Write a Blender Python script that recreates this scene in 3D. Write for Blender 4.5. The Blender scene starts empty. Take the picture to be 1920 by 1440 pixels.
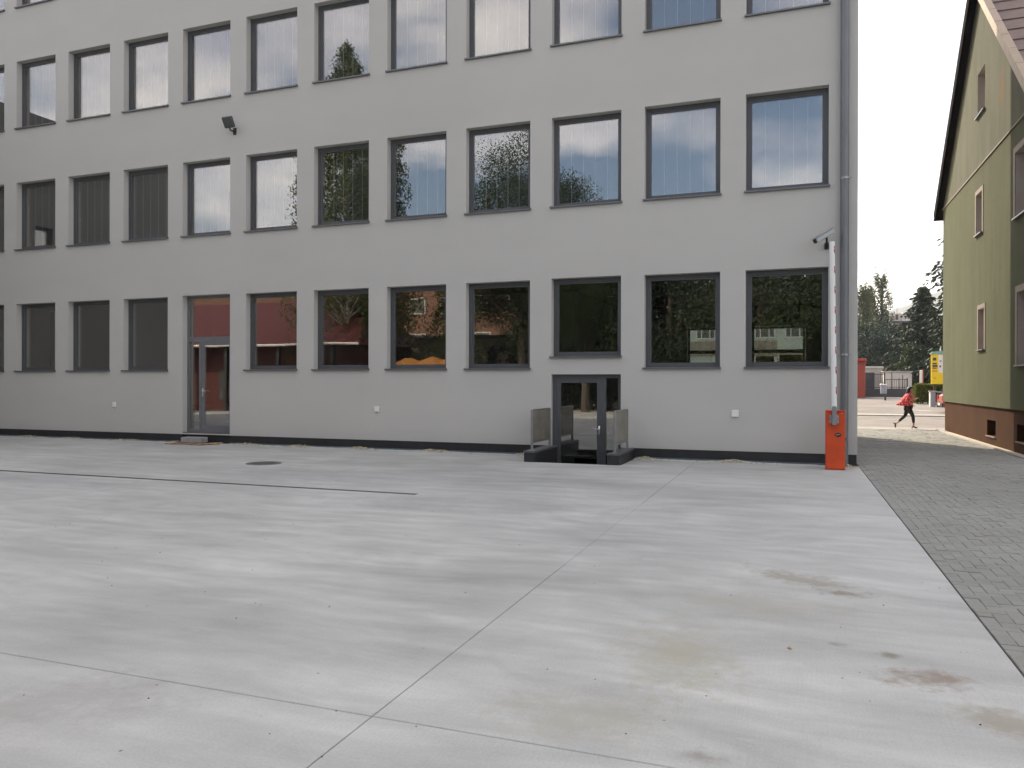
import bpy, bmesh, math, random
from mathutils import Vector, Matrix
R = math.radians
sc = bpy.context.scene
C = sc.collection

# ------------------------------------------------------------------ camera, sky, sun, exposure
CAM_YAW, CAM_PITCH, CAM_ROLL, CAM_F = 0.3502, -0.0009, 0.002, 1446.9
cam = bpy.data.cameras.new('camera')
cam.sensor_width = 36.0
cam.lens = CAM_F / 1920 * 36.0
cam.clip_start = 0.05
cam.clip_end = 9000
cam_ob = bpy.data.objects.new('camera', cam)
C.objects.link(cam_ob)
cam_ob.matrix_world = (Matrix.Translation((0, 0, 1.6)) @ Matrix.Rotation(CAM_YAW, 4, 'Z')
                       @ Matrix.Rotation(R(90) + CAM_PITCH, 4, 'X') @ Matrix.Rotation(CAM_ROLL, 4, 'Z'))
sc.camera = cam_ob

SUN_EL, SUN_ROT = R(38), R(-36)
world = bpy.data.worlds.new('World')
sc.world = world
world.use_nodes = True
wn, wl = world.node_tree.nodes, world.node_tree.links
bg = wn['Background']
bg.inputs['Strength'].default_value = 0.1
sky = wn.new('ShaderNodeTexSky')
sky.sky_type = 'NISHITA'
sky.sun_disc = False
sky.sun_elevation, sky.sun_rotation = SUN_EL, SUN_ROT
sky.dust_density, sky.air_density, sky.ozone_density = 3.0, 1.0, 1.0
# broken cloud over the whole sky, laid on a plane overhead
tc = wn.new('ShaderNodeTexCoord')
sep = wn.new('ShaderNodeSeparateXYZ')
wl.new(tc.outputs['Generated'], sep.inputs[0])
zm = wn.new('ShaderNodeMath'); zm.operation = 'MAXIMUM'; zm.inputs[1].default_value = 0.0
wl.new(sep.outputs['Z'], zm.inputs[0])
za = wn.new('ShaderNodeMath'); za.operation = 'ADD'; za.inputs[1].default_value = 0.22
wl.new(zm.outputs[0], za.inputs[0])
dv = wn.new('ShaderNodeVectorMath'); dv.operation = 'DIVIDE'
cmb = wn.new('ShaderNodeCombineXYZ')
for i in range(3):
    wl.new(za.outputs[0], cmb.inputs[i])
wl.new(tc.outputs['Generated'], dv.inputs[0])
wl.new(cmb.outputs[0], dv.inputs[1])
off = wn.new('ShaderNodeVectorMath'); off.operation = 'ADD'
off.inputs[1].default_value = (2.5, 14.1, 3.0)
wl.new(dv.outputs[0], off.inputs[0])
cn = wn.new('ShaderNodeTexNoise')
cn.inputs['Scale'].default_value = 1.2
cn.inputs['Detail'].default_value = 8
cn.inputs['Roughness'].default_value = 0.52
wl.new(off.outputs[0], cn.inputs['Vector'])
cr = wn.new('ShaderNodeValToRGB')
cr.color_ramp.elements[0].position = 0.415; cr.color_ramp.elements[0].color = (0, 0, 0, 1)
cr.color_ramp.elements[1].position = 0.52; cr.color_ramp.elements[1].color = (1, 1, 1, 1)
wl.new(cn.outputs['Fac'], cr.inputs[0])
cn2 = wn.new('ShaderNodeTexNoise')
cn2.inputs['Scale'].default_value = 3.1
cn2.inputs['Detail'].default_value = 5
wl.new(off.outputs[0], cn2.inputs['Vector'])
cc = wn.new('ShaderNodeValToRGB')          # cloud body: lilac grey to warm white, in the sky's own unit
cc.color_ramp.elements[0].position = 0.35; cc.color_ramp.elements[0].color = (0.40, 0.36, 0.36, 1)
cc.color_ramp.elements[1].position = 0.68; cc.color_ramp.elements[1].color = (0.97, 0.85, 0.72, 1)
wl.new(cn2.outputs['Fac'], cc.inputs[0])
csc = wn.new('ShaderNodeVectorMath'); csc.operation = 'SCALE'; csc.inputs['Scale'].default_value = 8.5
wl.new(cc.outputs[0], csc.inputs[0])
cmx = wn.new('ShaderNodeMix'); cmx.data_type = 'RGBA'
cadd = wn.new('ShaderNodeMix'); cadd.data_type = 'RGBA'; cadd.blend_type = 'ADD'
cadd.inputs[0].default_value = 0.7
wl.new(csc.outputs[0], cadd.inputs[6]); wl.new(sky.outputs[0], cadd.inputs[7])
cf = wn.new('ShaderNodeMath'); cf.operation = 'MULTIPLY'; cf.inputs[1].default_value = 0.9
wl.new(cr.outputs[0], cf.inputs[0])
wl.new(cf.outputs[0], cmx.inputs[0])
wl.new(sky.outputs[0], cmx.inputs[6]); wl.new(cadd.outputs[2], cmx.inputs[7])
wl.new(cmx.outputs[2], bg.inputs['Color'])

sun = bpy.data.lights.new('sun', 'SUN')
sun.energy = 2.55
sun.angle = R(0.6)
sun.color = (1.0, 0.86, 0.68)
sun_ob = bpy.data.objects.new('sun', sun)
C.objects.link(sun_ob)
to_sun = Vector((math.sin(SUN_ROT) * math.cos(SUN_EL), math.cos(SUN_ROT) * math.cos(SUN_EL), math.sin(SUN_EL)))
sun_ob.rotation_euler = to_sun.to_track_quat('Z', 'Y').to_euler()
sun_ob.location = (-20, 40, 60)

sc.view_settings.view_transform = 'Standard'
sc.view_settings.look = 'None'
sc.view_settings.exposure = 1.33
sc.view_settings.gamma = 1.0
sc.render.engine = 'CYCLES'
sc.cycles.use_denoising = True
sc.cycles.max_bounces = 7
sc.cycles.diffuse_bounces = 3
sc.cycles.use_adaptive_sampling = True
sc.cycles.adaptive_threshold = 0.02
sc.cycles.transparent_max_bounces = 24
sc.cycles.sample_clamp_indirect = 6.0

# ------------------------------------------------------------------ helpers
MATS = {}
def new_mat(name):
    m = bpy.data.materials.new(name)
    m.use_nodes = True
    MATS[name] = m
    return m, m.node_tree.nodes, m.node_tree.links, m.node_tree.nodes['Principled BSDF']

def coords(n, l, mode='world', scale=(1, 1, 1), loc=(0, 0, 0)):
    mp = n.new('ShaderNodeMapping')
    mp.inputs['Scale'].default_value = scale
    mp.inputs['Location'].default_value = loc
    if mode == 'world':
        g = n.new('ShaderNodeNewGeometry'); l.new(g.outputs['Position'], mp.inputs[0])
    else:
        g = n.new('ShaderNodeTexCoord'); l.new(g.outputs['Object'], mp.inputs[0])
    return mp.outputs[0]

def noise(n, l, vec, scale, detail=4, rough=0.5, dist=0.0):
    t = n.new('ShaderNodeTexNoise')
    t.inputs['Scale'].default_value = scale
    t.inputs['Detail'].default_value = detail
    t.inputs['Roughness'].default_value = rough
    t.inputs['Distortion'].default_value = dist
    l.new(vec, t.inputs['Vector'])
    return t.outputs['Fac']

def ramp(n, l, fac, stops):
    r = n.new('ShaderNodeValToRGB')
    e = r.color_ramp.elements
    while len(e) < len(stops):
        e.new(0.5)
    for k, (p, c) in enumerate(stops):
        e[k].position = p
        e[k].color = (c, c, c, 1) if isinstance(c, (int, float)) else (*c, 1)
    l.new(fac, r.inputs[0])
    return r.outputs[0]

def mixc(n, l, fac, a, b, blend='MIX'):
    m = n.new('ShaderNodeMix'); m.data_type = 'RGBA'; m.blend_type = blend
    for k, v in ((0, fac), (6, a), (7, b)):
        if isinstance(v, bpy.types.NodeSocket):
            l.new(v, m.inputs[k])
        elif isinstance(v, (int, float)):
            m.inputs[k].default_value = v if k == 0 else (v, v, v, 1)
        else:
            m.inputs[k].default_value = (*v, 1)
    return m.outputs[2]

def math_n(n, l, op, a, b=None, clamp=False):
    m = n.new('ShaderNodeMath'); m.operation = op; m.use_clamp = clamp
    for k, v in enumerate((a, b)):
        if v is None:
            continue
        if isinstance(v, (int, float)):
            m.inputs[k].default_value = v
        else:
            l.new(v, m.inputs[k])
    return m.outputs[0]

def bump(n, l, b, height, strength=0.3, dist=0.01):
    bp = n.new('ShaderNodeBump')
    bp.inputs['Strength'].default_value = strength
    bp.inputs['Distance'].default_value = dist
    l.new(height, bp.inputs['Height'])
    l.new(bp.outputs[0], b.inputs['Normal'])

def simple(name, col, rough=0.6, metal=0.0, var=0.12, scale=6.0, spec=0.5, mode='object', bmp=0.0, bscale=60.0, island=0.0):
    """plain stuff with a little mottling"""
    m, n, l, b = new_mat(name)
    v = coords(n, l, mode)
    f = noise(n, l, v, scale, 5, 0.6)
    lo = tuple(c * (1 - var) for c in col); hi = tuple(min(1, c * (1 + var)) for c in col)
    c = ramp(n, l, f, [(0.3, lo), (0.7, hi)])
    if island > 0:
        g = n.new('ShaderNodeNewGeometry')
        k = ramp(n, l, g.outputs['Random Per Island'], [(0.0, 1 - island), (1.0, 1 + island)])
        c = mixc(n, l, 1.0, c, k, 'MULTIPLY')
    l.new(c, b.inputs['Base Color'])
    b.inputs['Roughness'].default_value = rough
    b.inputs['Metallic'].default_value = metal
    b.inputs['Specular IOR Level'].default_value = spec
    if bmp > 0:
        bump(n, l, b, noise(n, l, v, bscale, 4, 0.6), bmp, 0.004)
    return m

class MB:
    """collects faces; build() links them as one mesh object"""
    def __init__(s):
        s.v, s.f, s.m = [], [], []
        s.cur = 0
    def poly(s, pts):
        k = len(s.v); s.v += [tuple(p) for p in pts]
        s.f.append(tuple(range(k, k + len(pts)))); s.m.append(s.cur)
    def face(s, idx):
        s.f.append(tuple(idx)); s.m.append(s.cur)
    def box(s, a, b, M=None):
        x0, y0, z0 = a; x1, y1, z1 = b
        p = [(x0, y0, z0), (x1, y0, z0), (x1, y1, z0), (x0, y1, z0), (x0, y0, z1), (x1, y0, z1), (x1, y1, z1), (x0, y1, z1)]
        if M is not None:
            p = [tuple(M @ Vector(q)) for q in p]
        k = len(s.v); s.v += p
        for q in ((3, 2, 1, 0), (4, 5, 6, 7), (0, 1, 5, 4), (1, 2, 6, 5), (2, 3, 7, 6), (3, 0, 4, 7)):
            s.face([k + i for i in q])
    def bbox(s, a, b, c=0.01, M=None):
        """box with chamfered vertical and top edges"""
        x0, y0, z0 = a; x1, y1, z1 = b
        def ring(x0, y0, x1, y1, z):
            return [(x0 + c, y0, z), (x1 - c, y0, z), (x1, y0 + c, z), (x1, y1 - c, z), (x1 - c, y1, z), (x0 + c, y1, z), (x0, y1 - c, z), (x0, y0 + c, z)]
        rs = [ring(x0 + c, y0 + c, x1 - c, y1 - c, z0), ring(x0, y0, x1, y1, z0 + c), ring(x0, y0, x1, y1, z1 - c), ring(x0 + c, y0 + c, x1 - c, y1 - c, z1)]
        s.loft(rs, M=M)
    def loft(s, rings, close=True, caps=True, M=None):
        k = len(s.v); n = len(rings[0])
        for r in rings:
            s.v += [tuple(M @ Vector(p)) if M is not None else tuple(p) for p in r]
        for j in range(len(rings) - 1):
            for i in range(n if close else n - 1):
                a = k + j * n + i; b = k + j * n + (i + 1) % n
                s.face((a, b, b + n, a + n))
        if caps:
            s.face([k + i for i in reversed(range(n))])
            s.face([k + (len(rings) - 1) * n + i for i in range(n)])
    def tube(s, pts, rad, n=8, caps=True):
        pts = [Vector(p) for p in pts]
        rings = []
        up = Vector((0, 0, 1))
        for i, p in enumerate(pts):
            d = (pts[min(i + 1, len(pts) - 1)] - pts[max(i - 1, 0)]).normalized()
            a = d.cross(up)
            if a.length < 1e-3:
                a = d.cross(Vector((1, 0, 0)))
            a.normalize(); b = a.cross(d).normalized()
            r = rad[i] if isinstance(rad, (list, tuple)) else rad
            rings.append([p + a * r * math.cos(2 * math.pi * q / n) + b * r * math.sin(2 * math.pi * q / n) for q in range(n)])
        s.loft(rings, caps=caps)
    def build(s, name, mat, parent=None, origin=(0, 0, 0), smooth=False, loc=(0, 0, 0)):
        me = bpy.data.meshes.new(name)
        o = Vector(origin)
        me.from_pydata([tuple(Vector(p) - o) for p in s.v], [], s.f)
        for mm in (mat if isinstance(mat, (list, tuple)) else [mat]):
            me.materials.append(mm)
        if any(s.m):
            me.polygons.foreach_set('material_index', s.m)
        if smooth:
            me.polygons.foreach_set('use_smooth', [True] * len(me.polygons))
        me.update()
        ob = bpy.data.objects.new(name, me)
        C.objects.link(ob)
        ob.location = loc
        ob.parent = parent
        return ob

def thing(name, label, cat, loc=(0, 0, 0), group=None):
    o = bpy.data.objects.new(name, None)
    o.empty_display_size = 0.2
    C.objects.link(o)
    o.location = loc
    o['label'] = label; o['category'] = cat
    if group: o['group'] = group
    return o
def tag(o, label, cat, group=None):
    o['label'] = label; o['category'] = cat
    if group: o['group'] = group
    return o
def struct(o):
    o['kind'] = 'structure'; return o
def stuff(o, label=None, cat=None):
    o['kind'] = 'stuff'
    if label: o['label'] = label
    if cat: o['category'] = cat
    return o
def dup(ob, parent, loc=None):
    c = ob.copy(); C.objects.link(c); c.parent = parent
    if loc is not None: c.location = loc
    return c

# ------------------------------------------------------------------ materials
FY = 16.416                       # plane of the office facade
def mat_plaster():
    m, n, l, b = new_mat('grey_plaster')
    v = coords(n, l)
    big = noise(n, l, v, 0.22, 3, 0.5)
    mid = noise(n, l, coords(n, l, scale=(0.5, 1, 1.6)), 0.9, 6, 0.6)
    c = ramp(n, l, big, [(0.3, (0.472, 0.462, 0.430)), (0.7, (0.512, 0.501, 0.466))])
    c = mixc(n, l, 0.35, c, ramp(n, l, mid, [(0.3, (0.455, 0.445, 0.416)), (0.72, (0.530, 0.519, 0.482))]))
    # thin rain streaks and small scuffs
    st = noise(n, l, coords(n, l, scale=(9, 9, 0.25)), 1.0, 3, 0.6)
    c = mixc(n, l, math_n(n, l, 'MULTIPLY', ramp(n, l, st, [(0.55, 0.0), (0.85, 1.0)]), 0.10), c, (0.385, 0.38, 0.365))
    sp = noise(n, l, v, 7.0, 2, 0.5)
    c = mixc(n, l, math_n(n, l, 'MULTIPLY', ramp(n, l, sp, [(0.72, 0.0), (0.78, 1.0)]), 0.3), c, (0.57, 0.565, 0.545))
    # splash dirt near the ground has its own ragged edge
    g = n.new('ShaderNodeSeparateXYZ'); l.new(v, g.inputs[0])
    h = math_n(n, l, 'ADD', g.outputs['Z'], math_n(n, l, 'MULTIPLY', mid, 0.5))
    c = mixc(n, l, math_n(n, l, 'MULTIPLY', ramp(n, l, h, [(0.42, 1.0), (0.80, 0.0)]), 0.22), c, (0.33, 0.325, 0.31))
    l.new(c, b.inputs['Base Color'])
    b.inputs['Roughness'].default_value = 0.92
    b.inputs['Specular IOR Level'].default_value = 0.2
    f1 = noise(n, l, v, 190, 3, 0.7)
    f2 = noise(n, l, v, 2.2, 3, 0.5)
    hh = math_n(n, l, 'ADD', f1, math_n(n, l, 'MULTIPLY', f2, 2.0))
    bump(n, l, b, hh, 0.35, 0.004)
    return m
mat_plaster()

def mat_concrete():
    m, n, l, b = new_mat('yard_concrete')
    v = coords(n, l)
    warp = n.new('ShaderNodeTexNoise'); warp.inputs['Scale'].default_value = 0.35; warp.inputs['Detail'].default_value = 2
    l.new(v, warp.inputs['Vector'])
    wv = n.new('ShaderNodeVectorMath'); wv.operation = 'SCALE'; wv.inputs['Scale'].default_value = 0.7
    l.new(warp.outputs['Color'], wv.inputs[0])
    va = n.new('ShaderNodeVectorMath'); va.operation = 'ADD'
    l.new(v, va.inputs[0]); l.new(wv.outputs[0], va.inputs[1])
    def mapped(scale, rot=0.0):
        mp = n.new('ShaderNodeMapping'); mp.inputs['Scale'].default_value = scale; mp.inputs['Rotation'].default_value = (0, 0, rot)
        l.new(va.outputs[0], mp.inputs[0]); return mp.outputs[0]
    big = noise(n, l, mapped((0.8, 1.0, 1)), 0.36, 5, 0.58)
    swp = noise(n, l, mapped((0.7, 1.15, 1), 0.3), 1.15, 6, 0.62, 0.6)     # float marks
    swp2 = noise(n, l, mapped((0.55, 1.6, 1), -0.55), 2.6, 5, 0.6, 0.4)
    trow = noise(n, l, mapped((0.30, 2.4, 1), 0.12), 1.6, 4, 0.55)         # long trowel passes
    fine = noise(n, l, v, 75, 4, 0.75)
    brush = noise(n, l, coords(n, l, scale=(110, 3.0, 1)), 1.0, 3, 0.6)   # broom lines
    c = ramp(n, l, big, [(0.30, (0.342, 0.349, 0.330)), (0.50, (0.414, 0.421, 0.398)), (0.70, (0.476, 0.483, 0.456))])
    c = mixc(n, l, 0.42, c, ramp(n, l, swp, [(0.28, 0.36), (0.5, 0.5), (0.74, 0.66)]), 'OVERLAY')
    c = mixc(n, l, 0.30, c, ramp(n, l, swp2, [(0.28, 0.34), (0.5, 0.5), (0.72, 0.66)]), 'OVERLAY')
    c = mixc(n, l, 0.34, c, ramp(n, l, trow, [(0.30, 0.36), (0.5, 0.5), (0.72, 0.66)]), 'OVERLAY')
    c = mixc(n, l, 0.26, c, ramp(n, l, fine, [(0.25, 0.25), (0.75, 0.75)]), 'OVERLAY')
    c = mixc(n, l, 0.07, c, ramp(n, l, brush, [(0.25, 0.25), (0.75, 0.75)]), 'OVERLAY')
    # pale laitance flecks, dark pits
    fl = noise(n, l, coords(n, l, scale=(0.6, 1.4, 1)), 3.1, 3, 0.5)
    c = mixc(n, l, math_n(n, l, 'MULTIPLY', ramp(n, l, fl, [(0.68, 0.0), (0.76, 1.0)]), 0.35), c, (0.52, 0.52, 0.50))
    pit = n.new('ShaderNodeTexVoronoi'); pit.inputs['Scale'].default_value = 3.4
    l.new(v, pit.inputs['Vector'])
    pr = ramp(n, l, pit.outputs['Distance'], [(0.022, 1.0), (0.034, 0.0)])
    c = mixc(n, l, math_n(n, l, 'MULTIPLY', pr, 0.8), c, (0.10, 0.095, 0.09))
    pit2 = n.new('ShaderNodeTexVoronoi'); pit2.inputs['Scale'].default_value = 5.1
    l.new(v, pit2.inputs['Vector'])
    c = mixc(n, l, math_n(n, l, 'MULTIPLY', ramp(n, l, pit2.outputs['Distance'], [(0.03, 1.0), (0.05, 0.0)]), 0.35), c, (0.24, 0.23, 0.22))
    # spilled rust and oil
    en = noise(n, l, v, 3.5, 6, 0.65)
    en2 = noise(n, l, v, 14.0, 4, 0.6)
    for (x, y, rx, ry, rot, col, amt) in (
            (0.69, 4.70, 0.27, 0.20, 0.3, (0.225, 0.180, 0.130), 0.78), (0.90, 4.24, 0.30, 0.20, -0.2, (0.28, 0.25, 0.19), 0.7),
            (0.10, 6.75, 0.62, 0.26, -0.55, (0.27, 0.245, 0.19), 0.68), (0.36, 6.40, 0.22, 0.12, 0.0, (0.18, 0.16, 0.115), 0.6),
            (0.53, 5.04, 0.08, 0.07, 0.0, (0.16, 0.15, 0.105), 0.7), (-0.62, 4.6, 0.40, 0.75, 0.2, (0.36, 0.34, 0.25), 0.6),
            (-0.98, 3.62, 0.50, 0.40, 0.4, (0.34, 0.33, 0.26), 0.55), (-0.38, 3.40, 0.11, 0.11, 0.0, (0.25, 0.23, 0.20), 0.7),
            (-0.25, 5.9, 0.8, 0.4, 0.1, (0.36, 0.34, 0.27), 0.5), (-3.4, 2.9, 0.6, 0.4, 0.5, (0.30, 0.29, 0.27), 0.5),
            (0.25, 5.15, 0.10, 0.06, 0.2, (0.22, 0.20, 0.16), 0.6), (-8.0, 11.4, 2.6, 1.2, 0.1, (0.33, 0.34, 0.335), 0.55), (-11.5, 9.2, 2.5, 0.9, -0.1, (0.32, 0.33, 0.325), 0.5),
            (-4.5, 9.4, 2.2, 0.8, 0.1, (0.33, 0.335, 0.325), 0.5), (-6.0, 3.1, 1.3, 0.5, 0.6, (0.31, 0.315, 0.31), 0.45), (-1.6, 11.6, 2.4, 0.7, 0.0, (0.34, 0.345, 0.335), 0.5)):
        mp = n.new('ShaderNodeMapping'); mp.vector_type = 'TEXTURE'
        mp.inputs['Location'].default_value = (x, y, 0); mp.inputs['Rotation'].default_value = (0, 0, rot)
        mp.inputs['Scale'].default_value = (rx, ry, 1)
        l.new(v, mp.inputs[0])
        ln = n.new('ShaderNodeVectorMath'); ln.operation = 'LENGTH'; l.new(mp.outputs[0], ln.inputs[0])
        d = math_n(n, l, 'ADD', ln.outputs['Value'], math_n(n, l, 'MULTIPLY', math_n(n, l, 'SUBTRACT', en, 0.5), 2.4))
        d = math_n(n, l, 'ADD', d, math_n(n, l, 'MULTIPLY', math_n(n, l, 'SUBTRACT', en2, 0.5), 1.0))
        f = math_n(n, l, 'MULTIPLY', ramp(n, l, d, [(0.15, 1.0), (0.98, 0.0)]), amt)
        c = mixc(n, l, f, c, col)
    # tyre scrub arcs
    for (x, y, rr, wd, amt) in ((-1.15, 4.55, 0.62, 0.05, 0.35), (-6.2, 12.2, 1.5, 0.12, 0.35), (-11.2, 8.6, 1.6, 0.10, 0.3), (-0.9, 9.2, 1.3, 0.10, 0.25)):
        mp = n.new('ShaderNodeVectorMath'); mp.operation = 'DISTANCE'; mp.inputs[1].default_value = (x, y, 0)
        l.new(v, mp.inputs[0])
        d = math_n(n, l, 'ABSOLUTE', math_n(n, l, 'SUBTRACT', mp.outputs['Value'], rr))
        f = ramp(n, l, d, [(wd * 0.3, 1.0), (wd, 0.0)])
        f = math_n(n, l, 'MULTIPLY', f, ramp(n, l, big, [(0.45, 0.0), (0.6, amt)]))
        c = mixc(n, l, f, c, (0.30, 0.30, 0.30))
    l.new(c, b.inputs['Base Color'])
    l.new(ramp(n, l, swp, [(0.3, 0.55), (0.7, 0.82)]), b.inputs['Roughness'])
    b.inputs['Specular IOR Level'].default_value = 0.35
    hh = math_n(n, l, 'ADD', math_n(n, l, 'MULTIPLY', fine, 0.6), math_n(n, l, 'MULTIPLY', brush, 0.5))
    hh = math_n(n, l, 'ADD', hh, math_n(n, l, 'MULTIPLY', swp, 2.5))
    bump(n, l, b, hh, 0.25, 0.003)
    return m
mat_concrete()

GLASS_R0 = 0.19
def mat_glass():
    m, n, l, b = new_mat('window_glass')
    n.remove(b)
    out = n['Material Output']
    tr = n.new('ShaderNodeBsdfTransparent'); tr.inputs[0].default_value = (0.93, 0.955, 0.94, 1)
    gl = n.new('ShaderNodeBsdfGlossy'); gl.inputs['Roughness'].default_value = 0.0; gl.inputs[0].default_value = (1.0, 0.965, 0.945, 1)
    fr = n.new('ShaderNodeLayerWeight'); fr.inputs['Blend'].default_value = 0.5
    sch = math_n(n, l, 'ADD', math_n(n, l, 'MULTIPLY', math_n(n, l, 'POWER', fr.outputs['Facing'], 5.0), 1 - GLASS_R0), GLASS_R0)   # coated double glazing
    mx = n.new('ShaderNodeMixShader')
    bp = n.new('ShaderNodeBump'); bp.inputs['Strength'].default_value = 0.06; bp.inputs['Distance'].default_value = 0.02
    l.new(noise(n, l, coords(n, l), 1.1, 1, 0.4), bp.inputs['Height'])
    l.new(bp.outputs[0], gl.inputs['Normal'])
    l.new(sch, mx.inputs[0]); l.new(tr.outputs[0], mx.inputs[1]); l.new(gl.outputs[0], mx.inputs[2])
    l.new(mx.outputs[0], out.inputs['Surface'])
    return m
mat_glass()

simple('frame_grey', (0.082, 0.086, 0.09), 0.45, 0.0, 0.06, 3.0)
simple('sill_grey', (0.14, 0.145, 0.15), 0.38, 0.4, 0.08, 3.0)
simple('plinth_black', (0.018, 0.018, 0.020), 0.6, 0.0, 0.25, 5.0, bmp=0.3, bscale=140)
simple('blind_charcoal', (0.030, 0.031, 0.032), 0.8, 0, 0.1, 4)
simple('blind_hem', (0.36, 0.36, 0.36), 0.7, 0, 0.05, 4)
simple('room_wall', (0.13, 0.125, 0.115), 0.9, 0, 0.06, 1.0)
simple('room_floor', (0.06, 0.055, 0.05), 0.7, 0, 0.1, 2.0)
simple('galvanised', (0.30, 0.31, 0.32), 0.40, 0.75, 0.14, 7.0)
simple('pipe_grey', (0.155, 0.160, 0.168), 0.42, 0.35, 0.10, 1.5)
simple('steel_bright', (0.62, 0.62, 0.61), 0.30, 0.9, 0.06, 9.0)
simple('socket_white', (0.72, 0.72, 0.70), 0.45, 0, 0.04, 9.0)
simple('barrier_orange', (0.56, 0.060, 0.008), 0.45, 0, 0.16, 3.5)
simple('barrier_white', (0.78, 0.78, 0.75), 0.40, 0, 0.05, 2.0)
simple('reflector_red', (0.40, 0.012, 0.012), 0.30, 0, 0.1, 9.0)
simple('black_plastic', (0.014, 0.014, 0.016), 0.40, 0, 0.1, 9.0)
simple('badge_print', (0.30, 0.34, 0.42), 0.4, 0, 0.05, 9.0)
simple('flood_grey', (0.085, 0.095, 0.095), 0.45, 0.2, 0.1, 6.0)
simple('camera_grey', (0.34, 0.35, 0.35), 0.42, 0.2, 0.08, 6.0)
simple('block_concrete', (0.27, 0.27, 0.26), 0.9, 0, 0.2, 18.0, bmp=0.6, bscale=90)
simple('pallet_wood', (0.36, 0.235, 0.13), 0.8, 0, 0.3, 9.0, island=0.25)
simple('gravel', (0.46, 0.41, 0.30), 0.85, 0, 0.3, 12.0, island=0.45)
simple('foil_teal', (0.095, 0.130, 0.135), 0.5, 0, 0.25, 4.0, mode='world')
simple('edge_strip', (0.55, 0.56, 0.55), 0.55, 0.0, 0.15, 5.0, mode='world')
simple('cast_iron', (0.17, 0.168, 0.165), 0.6, 0.5, 0.25, 30.0, bmp=0.4, bscale=50)
simple('drain_steel', (0.035, 0.036, 0.036), 0.55, 0.3, 0.2, 5.0)
simple('ground_mat', (0.17, 0.165, 0.145), 0.95, 0, 0.25, 1.3, mode='world', bmp=0.5, bscale=30, spec=0.1)
simple('asphalt', (0.245, 0.228, 0.205), 0.9, 0, 0.16, 0.9, mode='world', bmp=0.5, bscale=60, spec=0.1)
simple('yard_asphalt', (0.245, 0.228, 0.205), 0.92, 0, 0.18, 0.6, mode='world', bmp=0.5, bscale=60, spec=0.1)
simple('sidewalk', (0.36, 0.33, 0.29), 0.9, 0, 0.14, 1.4, mode='world', bmp=0.4, bscale=60, spec=0.1)
simple('kerb_stone', (0.40, 0.38, 0.35), 0.85, 0, 0.15, 3.0, mode='world', spec=0.1)
simple('road_paint', (0.62, 0.61, 0.58), 0.8, 0, 0.12, 6.0, mode='world')

def mat_paver():
    m, n, l, b = new_mat('paver')
    v = coords(n, l)
    big = noise(n, l, v, 0.5, 4, 0.55)
    fine = noise(n, l, v, 60, 4, 0.7)
    c = ramp(n, l, big, [(0.3, (0.212, 0.215, 0.195)), (0.7, (0.278, 0.280, 0.254))])
    c = mixc(n, l, 0.22, c, ramp(n, l, fine, [(0.3, (0.15, 0.15, 0.14)), (0.7, (0.40, 0.395, 0.37))]))
    g = n.new('ShaderNodeNewGeometry'); oi = n.new('ShaderNodeObjectInfo')
    k = math_n(n, l, 'FRACT', math_n(n, l, 'ADD', g.outputs['Random Per Island'], oi.outputs['Random']))
    c = mixc(n, l, 1.0, c, ramp(n, l, k, [(0.0, 0.93), (0.5, 1.0), (1.0, 1.06)]), 'MULTIPLY')
    moss = noise(n, l, v, 0.9, 5, 0.6)
    c = mixc(n, l, math_n(n, l, 'MULTIPLY', ramp(n, l, moss, [(0.55, 0.0), (0.72, 1.0)]), 0.35), c, (0.20, 0.205, 0.145))
    l.new(c, b.inputs['Base Color'])
    b.inputs['Roughness'].default_value = 0.85
    b.inputs['Specular IOR Level'].default_value = 0.3
    bump(n, l, b, fine, 0.35, 0.003)
mat_paver()

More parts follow.
